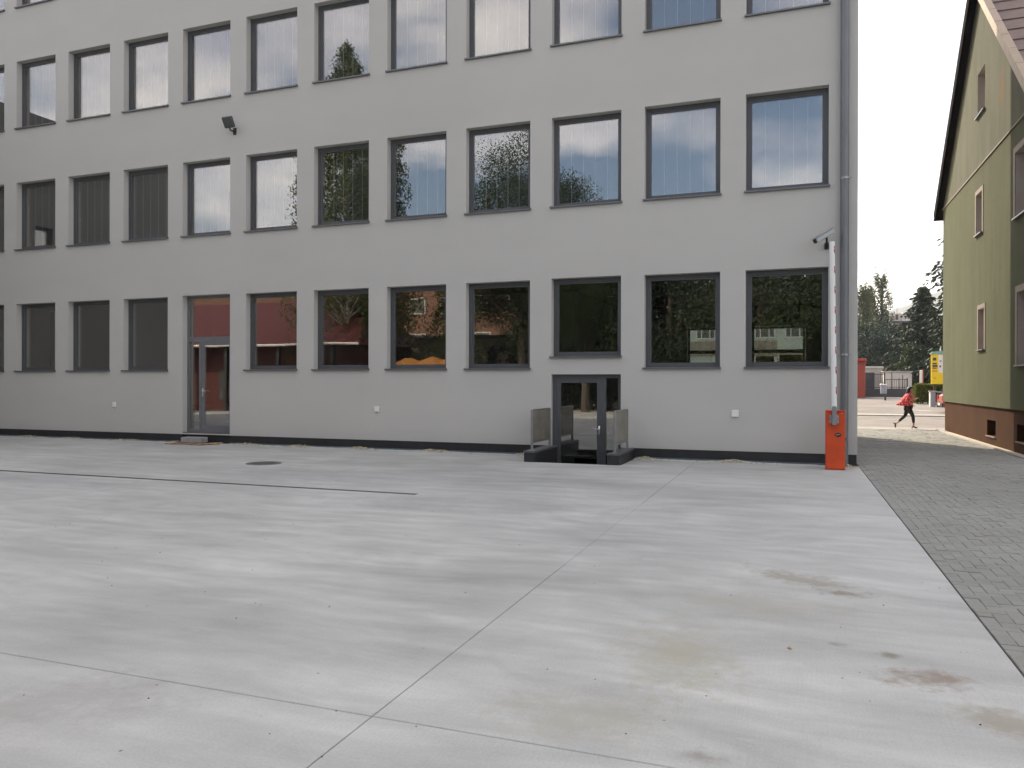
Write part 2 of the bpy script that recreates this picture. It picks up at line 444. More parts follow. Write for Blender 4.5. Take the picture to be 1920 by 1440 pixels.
def mat_house():
    m, n, l, b = new_mat('green_render')
    v = coords(n, l)
    big = noise(n, l, v, 0.4, 4, 0.55)
    st = noise(n, l, coords(n, l, scale=(5, 2.6, 0.4)), 1.0, 5, 0.6)
    fine = noise(n, l, v, 45, 4, 0.65)
    c = ramp(n, l, big, [(0.3, (0.066, 0.076, 0.036)), (0.7, (0.090, 0.098, 0.050))])
    c = mixc(n, l, math_n(n, l, 'MULTIPLY', ramp(n, l, st, [(0.45, 0.0), (0.75, 1.0)]), 0.45), c, (0.122, 0.120, 0.075))
    c = mixc(n, l, 0.15, c, ramp(n, l, fine, [(0.3, (0.05, 0.056, 0.03)), (0.7, (0.165, 0.165, 0.108))]))
    g = n.new('ShaderNodeSeparateXYZ'); l.new(v, g.inputs[0])
    up = ramp(n, l, math_n(n, l, 'SUBTRACT', g.outputs['Z'], 7.25), [(0.38, 0.0), (0.42, 1.0)])     # the gable above the string course is a paler coat
    c = mixc(n, l, math_n(n, l, 'MULTIPLY', up, 0.62), c, mixc(n, l, ramp(n, l, st, [(0.3, 0.0), (0.7, 1.0)]), (0.098, 0.106, 0.078), (0.155, 0.149, 0.112)))
    l.new(c, b.inputs['Base Color'])
    b.inputs['Roughness'].default_value = 0.93
    b.inputs['Specular IOR Level'].default_value = 0.2
    bump(n, l, b, math_n(n, l, 'ADD', fine, math_n(n, l, 'MULTIPLY', noise(n, l, v, 5, 3, 0.5), 1.5)), 0.6, 0.008)
    # patch of lost render
    mp = n.new('ShaderNodeMapping'); mp.vector_type = 'TEXTURE'
    mp.inputs['Location'].default_value = (4.89, 22.38, 9.15); mp.inputs['Scale'].default_value = (1, 0.24, 0.66)
    l.new(v, mp.inputs[0])
    ln = n.new('ShaderNodeVectorMath'); ln.operation = 'LENGTH'; l.new(mp.outputs[0], ln.inputs[0])
    d = math_n(n, l, 'ADD', ln.outputs['Value'], math_n(n, l, 'MULTIPLY', math_n(n, l, 'SUBTRACT', noise(n, l, v, 2.6, 5, 0.6), 0.5), 3.2))
    f = ramp(n, l, d, [(0.68, 1.0), (0.74, 0.0)])
    c2 = mixc(n, l, f, c, (0.165, 0.105, 0.052))
    l.new(c2, b.inputs['Base Color'])
mat_house()
simple('house_plinth', (0.060, 0.027, 0.012), 0.9, 0, 0.14, 1.2, mode='world', bmp=0.4, bscale=60, spec=0.1)
simple('cream_trim', (0.225, 0.178, 0.140), 0.7, 0, 0.1, 3.0, mode='world')
simple('reveal_cream', (0.40, 0.35, 0.315), 0.85, 0, 0.08, 3.0, mode='world')
simple('verge_dark', (0.022, 0.019, 0.020), 0.95, 0, 0.2, 3.0, mode='world', spec=0.02)
simple('roof_brown', (0.20, 0.145, 0.125), 0.8, 0, 0.14, 2.0, mode='world', island=0.12)
simple('flashing_cream', (0.40, 0.31, 0.225), 0.6, 0.1, 0.1, 3.0, mode='world')
simple('hole_dark', (0.014, 0.012, 0.012), 0.9, 0, 0.2, 3.0)

def leaf_mat(name, c0, c1, trans=0.25, rough=0.6):
    m, n, l, b = new_mat(name)
    g = n.new('ShaderNodeNewGeometry')
    c = ramp(n, l, g.outputs['Random Per Island'], [(0.0, c0), (1.0, c1)])
    l.new(c, b.inputs['Base Color'])
    b.inputs['Roughness'].default_value = rough
    b.inputs['Specular IOR Level'].default_value = 0.25
    t = n.new('ShaderNodeBsdfTranslucent'); l.new(c, t.inputs[0])
    mx = n.new('ShaderNodeMixShader'); mx.inputs[0].default_value = trans
    l.new(b.outputs[0], mx.inputs[1]); l.new(t.outputs[0], mx.inputs[2])
    l.new(mx.outputs[0], n['Material Output'].inputs['Surface'])
    return m
leaf_mat('leaf_spruce', (0.014, 0.028, 0.016), (0.036, 0.056, 0.028), 0.12)
leaf_mat('leaf_blue', (0.020, 0.040, 0.034), (0.044, 0.070, 0.052), 0.12)
leaf_mat('leaf_dark', (0.020, 0.036, 0.016), (0.054, 0.080, 0.030), 0.2)
leaf_mat('leaf_poplar', (0.050, 0.070, 0.028), (0.110, 0.130, 0.050), 0.3)
leaf_mat('leaf_birch', (0.050, 0.075, 0.024), (0.115, 0.140, 0.042), 0.3)
leaf_mat('leaf_hedge', (0.075, 0.105, 0.022), (0.170, 0.185, 0.045), 0.3)
simple('bark', (0.085, 0.070, 0.055), 0.95, 0, 0.3, 4.0, bmp=0.6, bscale=20)
simple('birch_bark', (0.42, 0.39, 0.32), 0.85, 0, 0.35, 5.0)

# ------------------------------------------------------------------ ground
def lerp_tab(tab, y):
    if y <= tab[0][0]: return tab[0][1]
    for (a, za), (b, zb) in zip(tab, tab[1:]):
        if y <= b: return za + (zb - za) * (y - a) / (b - a)
    return tab[-1][1]
GT = [(33, 0.0), (40, 0.25), (44, 0.45), (48, 0.52), (52, 0.60), (60, 0.70), (66, 0.80), (80, 1.0), (300, 2.0), (3000, 3.0)]
gz = lambda y: lerp_tab(GT, y)
WX0, WX1, WY0 = -4.93, -3.44, 14.92          # the light well in front of the basement door
g = MB()
xs = [-3000, -60, WX0, WX1, 60, 3000]
ys = [-3000, -60, WY0, FY + 0.3, 33, 40, 44, 48, 52, 60, 66, 80, 300, 4000]
for i in range(len(xs) - 1):
    for j in range(len(ys) - 1):
        if xs[i] == WX0 and ys[j] == WY0: continue
        p = [(xs[i], ys[j]), (xs[i + 1], ys[j]), (xs[i + 1], ys[j + 1]), (xs[i], ys[j + 1])]
        g.poly([(x, y, gz(y) - 0.03) for x, y in p])
ground = struct(g.build('ground', MATS['ground_mat']))

# concrete yard: cast panels with sawn joints between them
yard = struct(MB().build('concrete_yard', MATS['yard_concrete']))
def slab(x0, x1, y0, y1, z1=0.0):
    m = MB(); c = 0.0035
    def ring(i, z): return [(x0 + i, y0 + i, z), (x1 - i, y0 + i, z), (x1 - i, y1 - i, z), (x0 + i, y1 - i, z)]
    m.loft([ring(0, -0.12), ring(0, z1 - c), ring(c, z1)])
    m.build('concrete_slab', MATS['yard_concrete'], yard)
JX, JY, EX, J = -1.90, 3.25, 1.185, 0.0032
YE = 16.20                                    # the panels stop short of the wall
slab(-30, JX - J, -14, JY - J)
slab(JX + J, EX, -14, JY - J)
slab(JX + J, EX, JY + J, YE + 0.15)
slab(-30, JX - J, JY + J, WY0 - 0.03)
slab(-30, -5.19, WY0 - 0.03, YE)
slab(-3.18, JX - J, WY0 - 0.03, YE)

m = MB(); m.box((JX - J, -14, -.05), (JX + J, 6.6, -.0045)); m.box((JX - J, 10.2, -.05), (JX + J, YE, -.004))
m.box((-30, JY - J, -.05), (JX - J - .0005, JY + J, -.0045)); m.box((JX + J + .0005, JY - J, -.05), (EX, JY + J, -.0045))
struct(m.build('joint_filler', simple('joint_grey', (0.16, 0.16, 0.155), 0.9, 0, 0.3, 3.0, mode='world')))

m = MB(); m.box((JX - J, 6.601, -.05), (JX + J, 10.199, -.0006)); m.build('filled_joint', MATS['yard_concrete'], yard)

# gravel-filled gap along the wall, with drainage foil and a pale edging profile
dl0, dr0 = -15.415, -13.845
m = MB()
m.poly([(-30, YE, -0.022), (-5.19, YE, -0.022), (-5.19, FY, -0.022), (-30, FY, -0.022)])
m.poly([(-3.18, YE, -0.022), (0.55, YE, -0.022), (0.55, FY, -0.022), (-3.18, FY, -0.022)])
m.box((-25, FY - .014, -.022), (dl0 - .0, FY + .012, .034)); m.box((dr0, FY - .014, -.022), (-5.19, FY + .012, .034)); m.box((-3.18, FY - .014, -.022), (0.80, FY + .012, .034))
foil = m.build('drainage_foil', MATS['foil_teal']); struct(foil)
m = MB()
m.box((-30, YE - 0.001, -0.02), (-5.20, YE + 0.03, 0.020)); m.box((-3.17, YE - 0.001, -0.02), (0.45, YE + 0.03, 0.020))
struct(m.build('edging_profile', MATS['edge_strip']))
random.seed(5)
m = MB()
def pebble(m, x, y, z, r):
    k = len(m.v)
    a = random.random() * 6.28
    sx, sy, sz = r * random.uniform(.8, 1.3), r * random.uniform(.7, 1.1), r * random.uniform(.5, .85)
    ca, sa = math.cos(a), math.sin(a)
    for (px, py, pz) in ((1, 0, 0), (0, 1, 0), (-1, 0, 0), (0, -1, 0), (0, 0, 1), (0, 0, -1)):
        m.v.append((x + ca * px * sx - sa * py * sy, y + sa * px * sx + ca * py * sy, z + pz * sz))
    for f in ((0, 1, 4), (1, 2, 4), (2, 3, 4), (3, 0, 4), (1, 0, 5), (2, 1, 5), (3, 2, 5), (0, 3, 5)):
        m.face([k + q for q in f])
for cx, wd, num in ((-20.9, .9, 150), (-19.2, .7, 110), (-17.2, .9, 170), (-13.2, .8, 150), (-11.6, .5, 150), (-9.9, .6, 220), (-7.9, .7, 230), (-5.6, .4, 90),
                    (-2.95, .35, 170), (-1.15, .55, 330), (0.95, .18, 90), (-15.4, .6, 90)):
    for _ in range(num):
        x = random.gauss(cx, wd * .5)
        if -5.25 < x < -3.1: continue
        y = min(FY - 0.03, max(YE - 0.12, random.gauss(YE + .07, .07)))
        pile = .05 * math.exp(-((x - cx) / (wd * .45)) ** 2) * random.random()
        pebble(m, x, y, .008 + (pile if y > YE - .03 else 0), random.uniform(.010, .024))
for _ in range(420):                          # scattered grit along the whole gap
    x = random.uniform(-24, 1.1)
    if -5.25 < x < -3.1: continue
    pebble(m, x, random.uniform(YE + .03, FY - .02), -0.014, random.uniform(.007, .016))
gr = stuff(m.build('gravel', MATS['gravel']), 'pale gravel lying in the gap between plinth and concrete', 'gravel')

random.seed(19)
m = MB()
for _ in range(130):
    x, y = random.uniform(-9, 1.1), random.uniform(2.6, 12)
    pebble(m, x, y, .002, random.uniform(.003, .0075))
stuff(m.build('grit', simple('grit_dark', (0.12, 0.11, 0.10), 0.9, 0, 0.3, 9.0, island=0.5)), 'tiny dark grit scattered over the concrete', 'grit')
# loose bits on the concrete
for (x, y, r, lab, mt) in ((-0.02, 4.95, 0.016, 'small tan leaf crumb lying on the bare concrete', 'pallet_wood'),):
    m = MB(); pebble(m, x, y, 0.006, r)
    tag(m.build('dry_leaf', MATS[mt]), lab, 'leaf')

# ---- block paving of the passage, herringbone
random.seed(11)
W = 0.1
PX0, PX1, PY0, PY1 = EX + 0.012, 4.62, 1.0, 30.2
paving = struct(MB().build('block_paving', MATS['paver']))
def paver_rings(x0, x1, y0, y1, z, t1=0, t2=0):
    g_, c = 0.0013, 0.0035
    def ring(i, zz):
        pts = [(x0 + i, y0 + i), (x1 - i, y0 + i), (x1 - i, y1 - i), (x0 + i, y1 - i)]
        return [(px, py, zz + (t1 * (px - x0) + t2 * (py - y0))) for px, py in pts]
    return [ring(g_, z - 0.05), ring(g_, z - c * 0.8), ring(g_ + c, z)]
full = {}
def full_mesh(w, h):
    if (w, h) not in full:
        m = MB(); rs = paver_rings(-w / 2, w / 2, -h / 2, h / 2, 0); m.loft(rs)
        o = m.build('paving_block', MATS['paver'], paving)
        full[(w, h)] = [o, False]
    return full[(w, h)]
blocks = []
ni, nj = int((PX1 - PX0) / W) + 3, int((PY1 - PY0) / W) + 3
for i in range(-2, ni):
    for j in range(-2, nj):
        r = (i - j) % 4
        if r == 0: x0, y0, w, h = i * W, j * W, 2 * W, W
        elif r == 3: x0, y0, w, h = i * W, j * W, W, 2 * W
        else: continue
        x0 += PX0; y0 += PY0
        x1, y1 = min(x0 + w, PX1), min(y0 + h, PY1)
        x0, y0 = max(x0, PX0), max(y0, PY0)
        if x1 - x0 < 0.03 or y1 - y0 < 0.03: continue
        blocks.append((x0, x1, y0, y1))
def in_view(b):
    x, y = (b[0] + b[1]) / 2, (b[2] + b[3]) / 2
    return x < 0.248 * y - 0.02 and y > 4.6
vis = sorted([b for b in blocks if in_view(b)], key=lambda b: b[2])
near = set(vis[:300])
rest = MB()
for b in blocks:
    z = random.gauss(0, 0.0016); t1, t2 = random.gauss(0, .012), random.gauss(0, .012)
    x0, x1, y0, y1 = b
    if b in near:
        w, h = round(x1 - x0, 3), round(y1 - y0, 3)
        if (w, h) in ((0.2, 0.1), (0.1, 0.2)):
            e = full_mesh(w, h)
            if not e[1]: o, e[1] = e[0], True
            else: o = dup(e[0], paving)
            o.location = ((x0 + x1) / 2, (y0 + y1) / 2, z); o.rotation_euler = (t2, -t1, random.gauss(0, .006))
        else:
            m = MB(); m.loft(paver_rings(x0, x1, y0, y1, z)); m.build('paving_block', MATS['paver'], paving)
    else:
        rest.loft(paver_rings(x0, x1, y0, y1, z, t1, t2))
stuff(rest.build('paving_field', MATS['paver'], paving))

m = MB(); m.poly([(PX0, PY0, -0.0075), (PX1, PY0, -0.0075), (PX1, PY1, -0.0075), (PX0, PY1, -0.0075)]); struct(m.build('paving_bed', simple('bed_sand', (0.17, 0.168, 0.15), 0.95, 0, 0.3, 6.0, mode='world', spec=.1)))

# strip of gravel and edging along the foot of the green house
m = MB(); m.bbox((4.63, 18.0, -0.1), (4.71, 30.35, 0.035), 0.008)
struct(m.build('house_kerb', MATS['kerb_stone']))
m = MB(); m.poly([(4.71, 18, -0.012), (5.0, 18, -0.012), (5.0, 30.5, -0.012), (4.71, 30.5, -0.012)])
struct(m.build('house_gravel_bed', MATS['gravel']))

# ---- street behind the buildings
m = MB(); m.poly([(EX - 1.5, PY1 + .01, -0.006), (60, PY1 + .01, -0.006), (60, 31.78, -0.006), (EX - 1.5, 31.78, -0.006)])
m.poly([(-60, 26.95, -0.007), (EX - 1.5, 26.95, -0.007), (EX - 1.5, 31.78, -0.007), (-60, 31.78, -0.007)])
struct(m.build('sidewalk', MATS['sidewalk']))
m = MB()
m.bbox((-60, 31.78, -0.12), (60, 31.92, 0.0), 0.012)
struct(m.build('kerb', MATS['kerb_stone']))
m = MB(); m.bbox((EX, PY1 + 0.0, -0.1), (4.6, PY1 + .07, 0.004), 0.006)
struct(m.build('threshold_kerb', MATS['kerb_stone']))
m = MB()
for a, b in ((31.92, 33), (33, 38.2)):
    m.poly([(-60, a, gz(a) - 0.025), (60, a, gz(a) - 0.025), (60, b, gz(b) - 0.02), (-60, b, gz(b) - 0.02)])
struct(m.build('road', MATS['asphalt']))
m = MB()
m.poly([(-60, 38.2, gz(38.2) + .03), (60, 38.2, gz(38.2) + .03), (60, 38.9, gz(38.9) + .03), (-60, 38.9, gz(38.9) + .03)])
m.poly([(-60, 38.2, gz(38.2) - .03), (60, 38.2, gz(38.2) - .03), (60, 38.2, gz(38.2) + .03), (-60, 38.2, gz(38.2) + .03)])
struct(m.build('far_gutter', MATS['kerb_stone']))
m = MB()
for a, b in ((38.9, 40), (40, 44), (44, 48), (48, 52), (52, 60)):
    m.poly([(-60, a, gz(a) - 0.01), (60, a, gz(a) - 0.01), (60, b, gz(b) - 0.01), (-60, b, gz(b) - 0.01)])
struct(m.build('forecourt', MATS['yard_asphalt']))
m = MB()
for q in range(3):
    x = 5.0 + q * 2.6
    m.poly([(x, 42.0, gz(42) + .003), (x + 1.1, 41.2, gz(41.2) + .003), (x + 1.2, 41.3, gz(41.3) + .003), (x + .1, 42.1, gz(42.1) + .003)])
struct(m.build('bay_marking', MATS['road_paint']))

# ------------------------------------------------------------------ grey office building
BX0, BX1, BY1, BZ1 = -25.0, 1.163, 26.7, 16.4
PIT, WW, SILL, STO, HH = 2.0692, 1.5661, 1.91, 3.5828, 2.005
XR = 0.637
def win_x(i):
    x1 = XR - (10 - i) * PIT
    return x1 - WW, x1
off_b = thing('office_building', 'grey plastered office block with rows of square dark-framed windows', 'building', (-12, FY, 0))
OO = Vector(off_b.location)
openings = []
for j in range(4):
    for i in range(-1, 11):
        a, b = win_x(i)
        z0 = SILL + STO * j
        if j == 0 and i == 3: openings.append((a, b, 0.25, 3.93)); continue
        if j == 0 and i == 8: openings.append((a, b, 2.165, 3.93)); openings.append((a, b, -0.62, 1.80)); continue
        openings.append((a, b, z0, z0 + HH))
def wall_grid(mb, u0, u1, z0, z1, ops, P, depth, both=True):
    """rectangle with openings; P(u, z, d) gives the point d metres into the wall"""
    us = sorted({u0, u1, *[o[0] for o in ops], *[o[1] for o in ops]})
    zs = sorted({z0, z1, *[o[2] for o in ops], *[o[3] for o in ops]})
    us = [u for u in us if u0 <= u <= u1]; zs = [z for z in zs if z0 <= z <= z1]
    for a, b in zip(us, us[1:]):
        for c, d in zip(zs, zs[1:]):
            mu, mz = (a + b) / 2, (c + d) / 2
            if any(o[0] < mu < o[1] and o[2] < mz < o[3] for o in ops): continue
            mb.poly([P(a, c, 0), P(b, c, 0), P(b, d, 0), P(a, d, 0)])
            if both: mb.poly([P(b, c, depth), P(a, c, depth), P(a, d, depth), P(b, d, depth)])
    for (a, b, c, d) in ops:
        c2 = max(c, z0)
        mb.poly([P(a, c2, 0), P(a, d, 0), P(a, d, depth), P(a, c2, depth)])
        mb.poly([P(b, d, 0), P(b, c2, 0), P(b, c2, depth), P(b, d, depth)])
        mb.poly([P(a, d, 0), P(b, d, 0), P(b, d, depth), P(a, d, depth)])
        if c > z0: mb.poly([P(b, c, 0), P(a, c, 0), P(a, c, depth), P(b, c, depth)])
PZ = 0.22
m = MB()
ops_up = [(a, b, max(c, PZ), d) if c < PZ else (a, b, c, d) for a, b, c, d in openings]
wall_grid(m, BX0, BX1, PZ, BZ1, ops_up, lambda u, z, d: (u, FY + d, z), 0.38)
# right-hand end wall and the hidden left end
m.poly([(BX1, FY, PZ), (BX1, BY1, PZ), (BX1, BY1, BZ1), (BX1, FY, BZ1)])
m.poly([(BX0, BY1, 0), (BX0, FY, 0), (BX0, FY, BZ1), (BX0, BY1, BZ1)])
m.build('facade_wall', MATS['grey_plaster'], off_b, OO)
m = MB()
back_ops = [(-3.37, -1.73, 1.35, 3.47), (-1.30, 0.34, 1.35, 3.47)]
wall_grid(m, BX0, BX1 - 0.01, 0, BZ1, back_ops, lambda u, z, d: (u, BY1 - d, z), 0.3)
m.build('back_wall', MATS['grey_plaster'], off_b, OO)
m = MB(); m.box((BX0 - .1, FY - .12, BZ1 + .003), (BX1 + .12, BY1 + .15, BZ1 + .35))
m.build('roof_slab', MATS['sill_grey'], off_b, OO)
# plinth, set back a little, broken by the doors
m = MB()
dl, dr = win_x(3); el, er = win_x(8)
for a, b in ((BX0, dl), (dr, el), (er, BX1 - .012)):
    m.box((a, FY + 0.014, -0.15), (b, FY + 0.3, PZ - 0.002))
m.box((dl, FY + 0.05, -0.15), (dr, FY + 0.32, 0.235))
m.box((BX1 - .3, FY + .31, -.15), (BX1 - .012, BY1, PZ - .002))
m.build('plinth', MATS['plinth_black'], off_b, OO)
m = MB(); m.box((dl + .002, FY + .02, 0.236), (dr - .002, FY + .34, 0.275))
m.build('doorstep', MATS['sill_grey'], off_b, OO)
# floors, ceilings and an inner corridor wall
m = MB()
for j in range(4):
    zf = SILL + STO * j - 1.0
    m.box((BX0 + .1, FY + .4, zf - .35), (BX1 - .1, BY1 - .32, zf))
m.build('floor_slab', MATS['room_floor'], off_b, OO)
m = MB()
for j in range(1, 4):
    zf = SILL + STO * j - 1.0
    m.box((BX0 + .1, 21.5, zf + .004), (BX1 - .1, 21.6, zf + STO - .36))
m.box((BX0 + .1, 20.2, .92), (-5.6, 20.3, 4.1)); m.box((-5.62, 20.31, .92), (-5.5, BY1 - .33, 4.1))
for i in (1, 4, 7):
    a, b = win_x(i)
    for j in range(4):
        if j == 0 and i == 7: continue
        zf = SILL + STO * j - 1.0
        m.box((b + .2, FY + .4, zf + .005), (b + .3, 20.18 if j == 0 else 21.48, zf + STO - .37))
m.box((BX1 - .36, FY + .39, .92), (BX1 - .3, BY1 - .31, 16.3))
m.build('partition', MATS['room_wall'], off_b, OO)
# windows
REV = 0.175
def ring_prism(m, x0, x1, z0, z1, w, y0, y1, wb=None):
    wb = wb or w
    m.box((x0, y0, z0), (x0 + w, y1, z1)); m.box((x1 - w, y0, z0), (x1, y1, z1))
    m.box((x0 + w, y0, z1 - w), (x1 - w, y1, z1)); m.box((x0 + w, y0, z0), (x1 - w, y1, z0 + wb))
def make_window(h, blinds):
    m = MB(); ring_prism(m, 0.002, WW - .002, 0.002, h - .002, 0.062, REV, REV + .085, 0.085)
    fr = m.build('window', MATS['frame_grey'], None)
    m = MB(); ring_prism(m, .0625, WW - .0625, .0855, h - .0625, .050, REV + .016, REV + .08)
    m.box((.0625, REV + .004, .0855), (WW - .0625, REV + .0155, .097))
    s = m.build('sash', MATS['frame_grey'], fr)
    m = MB(); m.box((.111, REV + .035, .134), (WW - .111, REV + .058, h - .111)); p = m.build('pane', MATS['window_glass'], fr)
    m = MB()
    k = 0.045
    m.loft([[(-.025, -.055, -.004), (WW + .02, -.055, -.004), (WW + .02, -.055, .028), (-.025, -.055, .028)],
            [(-.025, .0, -.004), (WW + .02, .0, -.004), (WW + .02, .0, .034), (-.025, .0, .034)]])
    m.box((.003, .001, .0035), (WW - .003, REV - .001, .034))
    m.box((-.029, -.057, -.006), (-.0255, -.001, .040)); m.box((WW + .0205, -.057, -.006), (WW + .024, -.001, .040))
    si = m.build('sill', MATS['sill_grey'], fr)
    kids = [s, p, si]
    if blinds:
        n = 5; sw = (WW - .2) / n
        for q in range(n):
            m = MB(); x = .1 + q * sw
            m.box((x, .33, .06), (x + sw - .014, .333, h - .03)); m.cur = 1
            m.box((x + sw - .014, .3305, .06), (x + sw - .003, .3325, h - .03))
            kids.append(m.build('blind_slat', [MATS['blind_charcoal'], MATS['blind_hem']], fr))
    return fr, kids
protos = {}
def place_window(i, j, z0, h, blinds):
    key = (h, blinds)
    a, _ = win_x(i)
    loc = Vector((a, FY, z0)) - OO
    if key not in protos:
        fr, kids = make_window(h, blinds); protos[key] = (fr, kids)
        fr.parent = off_b; fr.location = loc
    else:
        fr0, kids = protos[key]
        fr = dup(fr0, off_b, loc)
        for q in kids: dup(q, fr)
    return fr
for j in range(4):
    for i in range(-1, 11):
        if j == 0 and i == 3: continue
        if j == 0 and i == 8: place_window(i, j, 2.165, 1.765, False)
        else: place_window(i, j, SILL + STO * j, HH, j > 0)
# windows of the street side, seen through the ground-floor room, with banners behind the glass
for (a, b, c, d) in back_ops:
    m = MB(); ring_prism(m, a + .003, b - .003, c + .003, d - .003, .07, BY1 - .16, BY1 - .08)
    m.box((a + .07, BY1 - .155, 2.60), (b - .07, BY1 - .085, 2.72))
    f = m.build('window', MATS['frame_grey'], off_b, OO)
    m = MB(); m.box((a + .071, BY1 - .13, c + .071), (b - .071, BY1 - .11, 2.598)); m.build('pane', MATS['window_glass'], f, OO)
    m = MB(); m.box((a + .071, BY1 - .13, 2.722), (b - .071, BY1 - .11, d - .071)); m.build('pane', MATS['window_glass'], f, OO)

# ---- glazed entrance door
m = MB()
ring_prism(m, dl + .003, dr - .003, .277, 3.925, .07, FY + REV, FY + REV + .09)
m.box((dl + .0735, FY + REV + .002, 2.70), (dr - .0735, FY + REV + .088, 2.83))
m.box((dl + .40, FY + REV + .002, .348), (dl + .47, FY + REV + .088, 2.699))
simple('door_grey', (0.155, 0.160, 0.168), 0.42, 0.1, 0.06, 3.0)
door = m.build('glazed_door', MATS['door_grey'], off_b, OO)
m = MB(); ring_prism(m, dl + .4705, dr - .0735, .3475, 2.6995, .10, FY + REV + .012, FY + REV + .075, .12)
m.build('door_leaf', MATS['door_grey'], door, OO)
for (a, b, c, d) in ((dl + .0735, dr - .0735, 2.8305, 3.8545), (dl + .0735, dl + .3995, .3475, 2.6995), (dl + .571, dr - .174, .468, 2.599)):
    m = MB(); m.box((a, FY + REV + .03, c), (b, FY + REV + .052, d)); m.build('pane', MATS['window_glass'], door, OO)
def handle(mb, x, z, y, sgn=1):
    mb.bbox((x - .018, y - .012, z - .16), (x + .018, y + .0, z + .07), .004)
    mb.tube([(x, y - .01, z), (x, y - .055, z), (x + sgn * .03, y - .062, z), (x + sgn * .13, y - .06, z)], .011, 8)
    mb.tube([(x, y - .012, z - .1), (x, y - .026, z - .1)], .014, 8)
m = MB(); handle(m, dl + .52, 1.38, FY + REV + .011, 1); m.build('handle', MATS['steel_bright'], door, OO, smooth=True)

# ---- basement door in its light well
fz = -0.55
m = MB()
ring_prism(m, el + .003, er - .003, fz + .005, 1.795, .075, FY + .10, FY + .19, .02)
m.box((el + 1.12, FY + .102, fz + .02), (el + 1.215, FY + .188, 1.718))
bdoor = m.build('basement_door', MATS['frame_grey'], off_b, OO)
m = MB(); ring_prism(m, el + .0785, el + 1.1195, fz + .026, 1.7195, .105, FY + .112, FY + .175, .14)
m.build('door_leaf', MATS['frame_grey'], bdoor, OO)
for (a, b, c, d) in ((el + .184, el + 1.014, fz + .167, 1.614), (el + 1.2155, er - .0785, fz + .03, 1.7195)):
    m = MB(); m.box((a, FY + .13, c), (b, FY + .15, d)); m.build('pane', MATS['window_glass'], bdoor, OO)
m = MB(); handle(m, el + 1.066, 0.60, FY + .111, -1); m.build('handle', MATS['steel_bright'], bdoor, OO, smooth=True)
m = MB()
m.box((WX0, WY0 + .62, fz - .1), (WX1, FY + .38, fz)); m.box((WX0, WY0 + .3, fz + .0), (WX1, WY0 + .62, fz + .19)); m.box((WX0, WY0, fz + .0), (WX1, WY0 + .3, fz + .37))
m.box((WX0, WY0 - .1, -.7), (WX1, WY0 - .001, -.122))
m.build('well_steps', MATS['plinth_black'], off_b, OO)
m = MB(); m.box((el - .9, FY + .381, fz - .05), (er + .9, FY + 3.3, fz - .002)); m.box((el - .9, FY + 3.2, fz), (er + .9, FY + 3.3, 1.9))
m.box((el - .9, FY + .39, fz), (el - .8, FY + 3.2, .56)); m.box((er + .8, FY + .39, fz), (er + .9, FY + 3.2, .56))
m.box((el - .9, FY + .381, fz), (el - .01, FY + .389, .5)); m.box((er + .01, FY + .381, fz), (er + .9, FY + .389, .5))
m.build('cellar_lining', MATS['room_floor'], off_b, OO)
random.seed(3)
for side, (a, b) in (('l', (-5.165, WX0 - .001)), ('r', (WX1 + .001, -3.205))):
    t = thing('well_cheek_wall', 'low black cheek wall ' + ('left' if side == 'l' else 'right') + ' of the sunken basement door', 'wall', ((a + b) / 2, 15.5, 0), 'cheek walls of the basement door')
    o = Vector(t.location)
    m = MB(); m.box((a, WY0 - .06, -.6), (b, FY + .012, .185)); m.build('core', MATS['plinth_black'], t, o)
    m = MB(); m.bbox((a - .012, WY0 - .075, .186), (b + .012, FY + .01, .226), .006); m.build('coping', MATS['frame_grey'], t, o)
    xc = (a + b) / 2
    p = thing('railing_panel', 'frosted brown panel on two steel posts ' + ('left' if side == 'l' else 'right') + ' of the basement door', 'railing', (xc, 15.6, .226), 'railing panels of the basement door')
    o = Vector(p.location)
    for y in (15.02, 16.24):
        m = MB(); m.bbox((xc - .022, y - .022, .230), (xc + .022, y + .022, 1.06 if y < 15.5 else 1.05), .004)
        m.bbox((xc - .055, y - .055, .2262), (xc + .055, y + .055, .236), .004)
        m.build('post', MATS['galvanised'], p, o)
    m = MB(); m.box((xc - .009, 15.044, .40), (xc + .009, 16.216, 1.045)); pn = m.build('panel', MATS['frosted'] if 'frosted' in MATS else simple('frosted', (0.185, 0.172, 0.138), 0.5, 0, 0.3, 3.0, mode='world'), p, o)
    m = MB(); m.box((xc - .016, 15.044, .370), (xc + .016, 16.216, .399)); m.box((xc - .016, 15.044, 1.046), (xc + .016, 16.216, 1.066))
    m.build('rail', MATS['galvanised'], p, o)

# ---- downpipe
m = MB()
PXc, PYc = 0.925, FY - 0.095
m.tube([(PXc, PYc, 0.02), (PXc, PYc, 2.2)], .072, 16); m.tube([(PXc - .006, PYc, 2.19), (PXc - .006, PYc, BZ1)], .079, 16)
dp = m.build('downpipe', MATS['pipe_grey'], off_b, OO, smooth=False)
for z in (2.17, 5.6, 9.2, 12.8):
    m = MB(); m.tube([(PXc - .004, PYc, z - .02), (PXc - .004, PYc, z + .02)], .088, 16); m.box((PXc - .015, PYc, z - .015), (PXc + .015, FY - .001, z + .015))
    m.tube([(PXc + .08, PYc, z), (PXc + .125, PYc, z)], .008, 6)
    m.build('pipe_bracket', MATS['galvanised'], dp, OO)

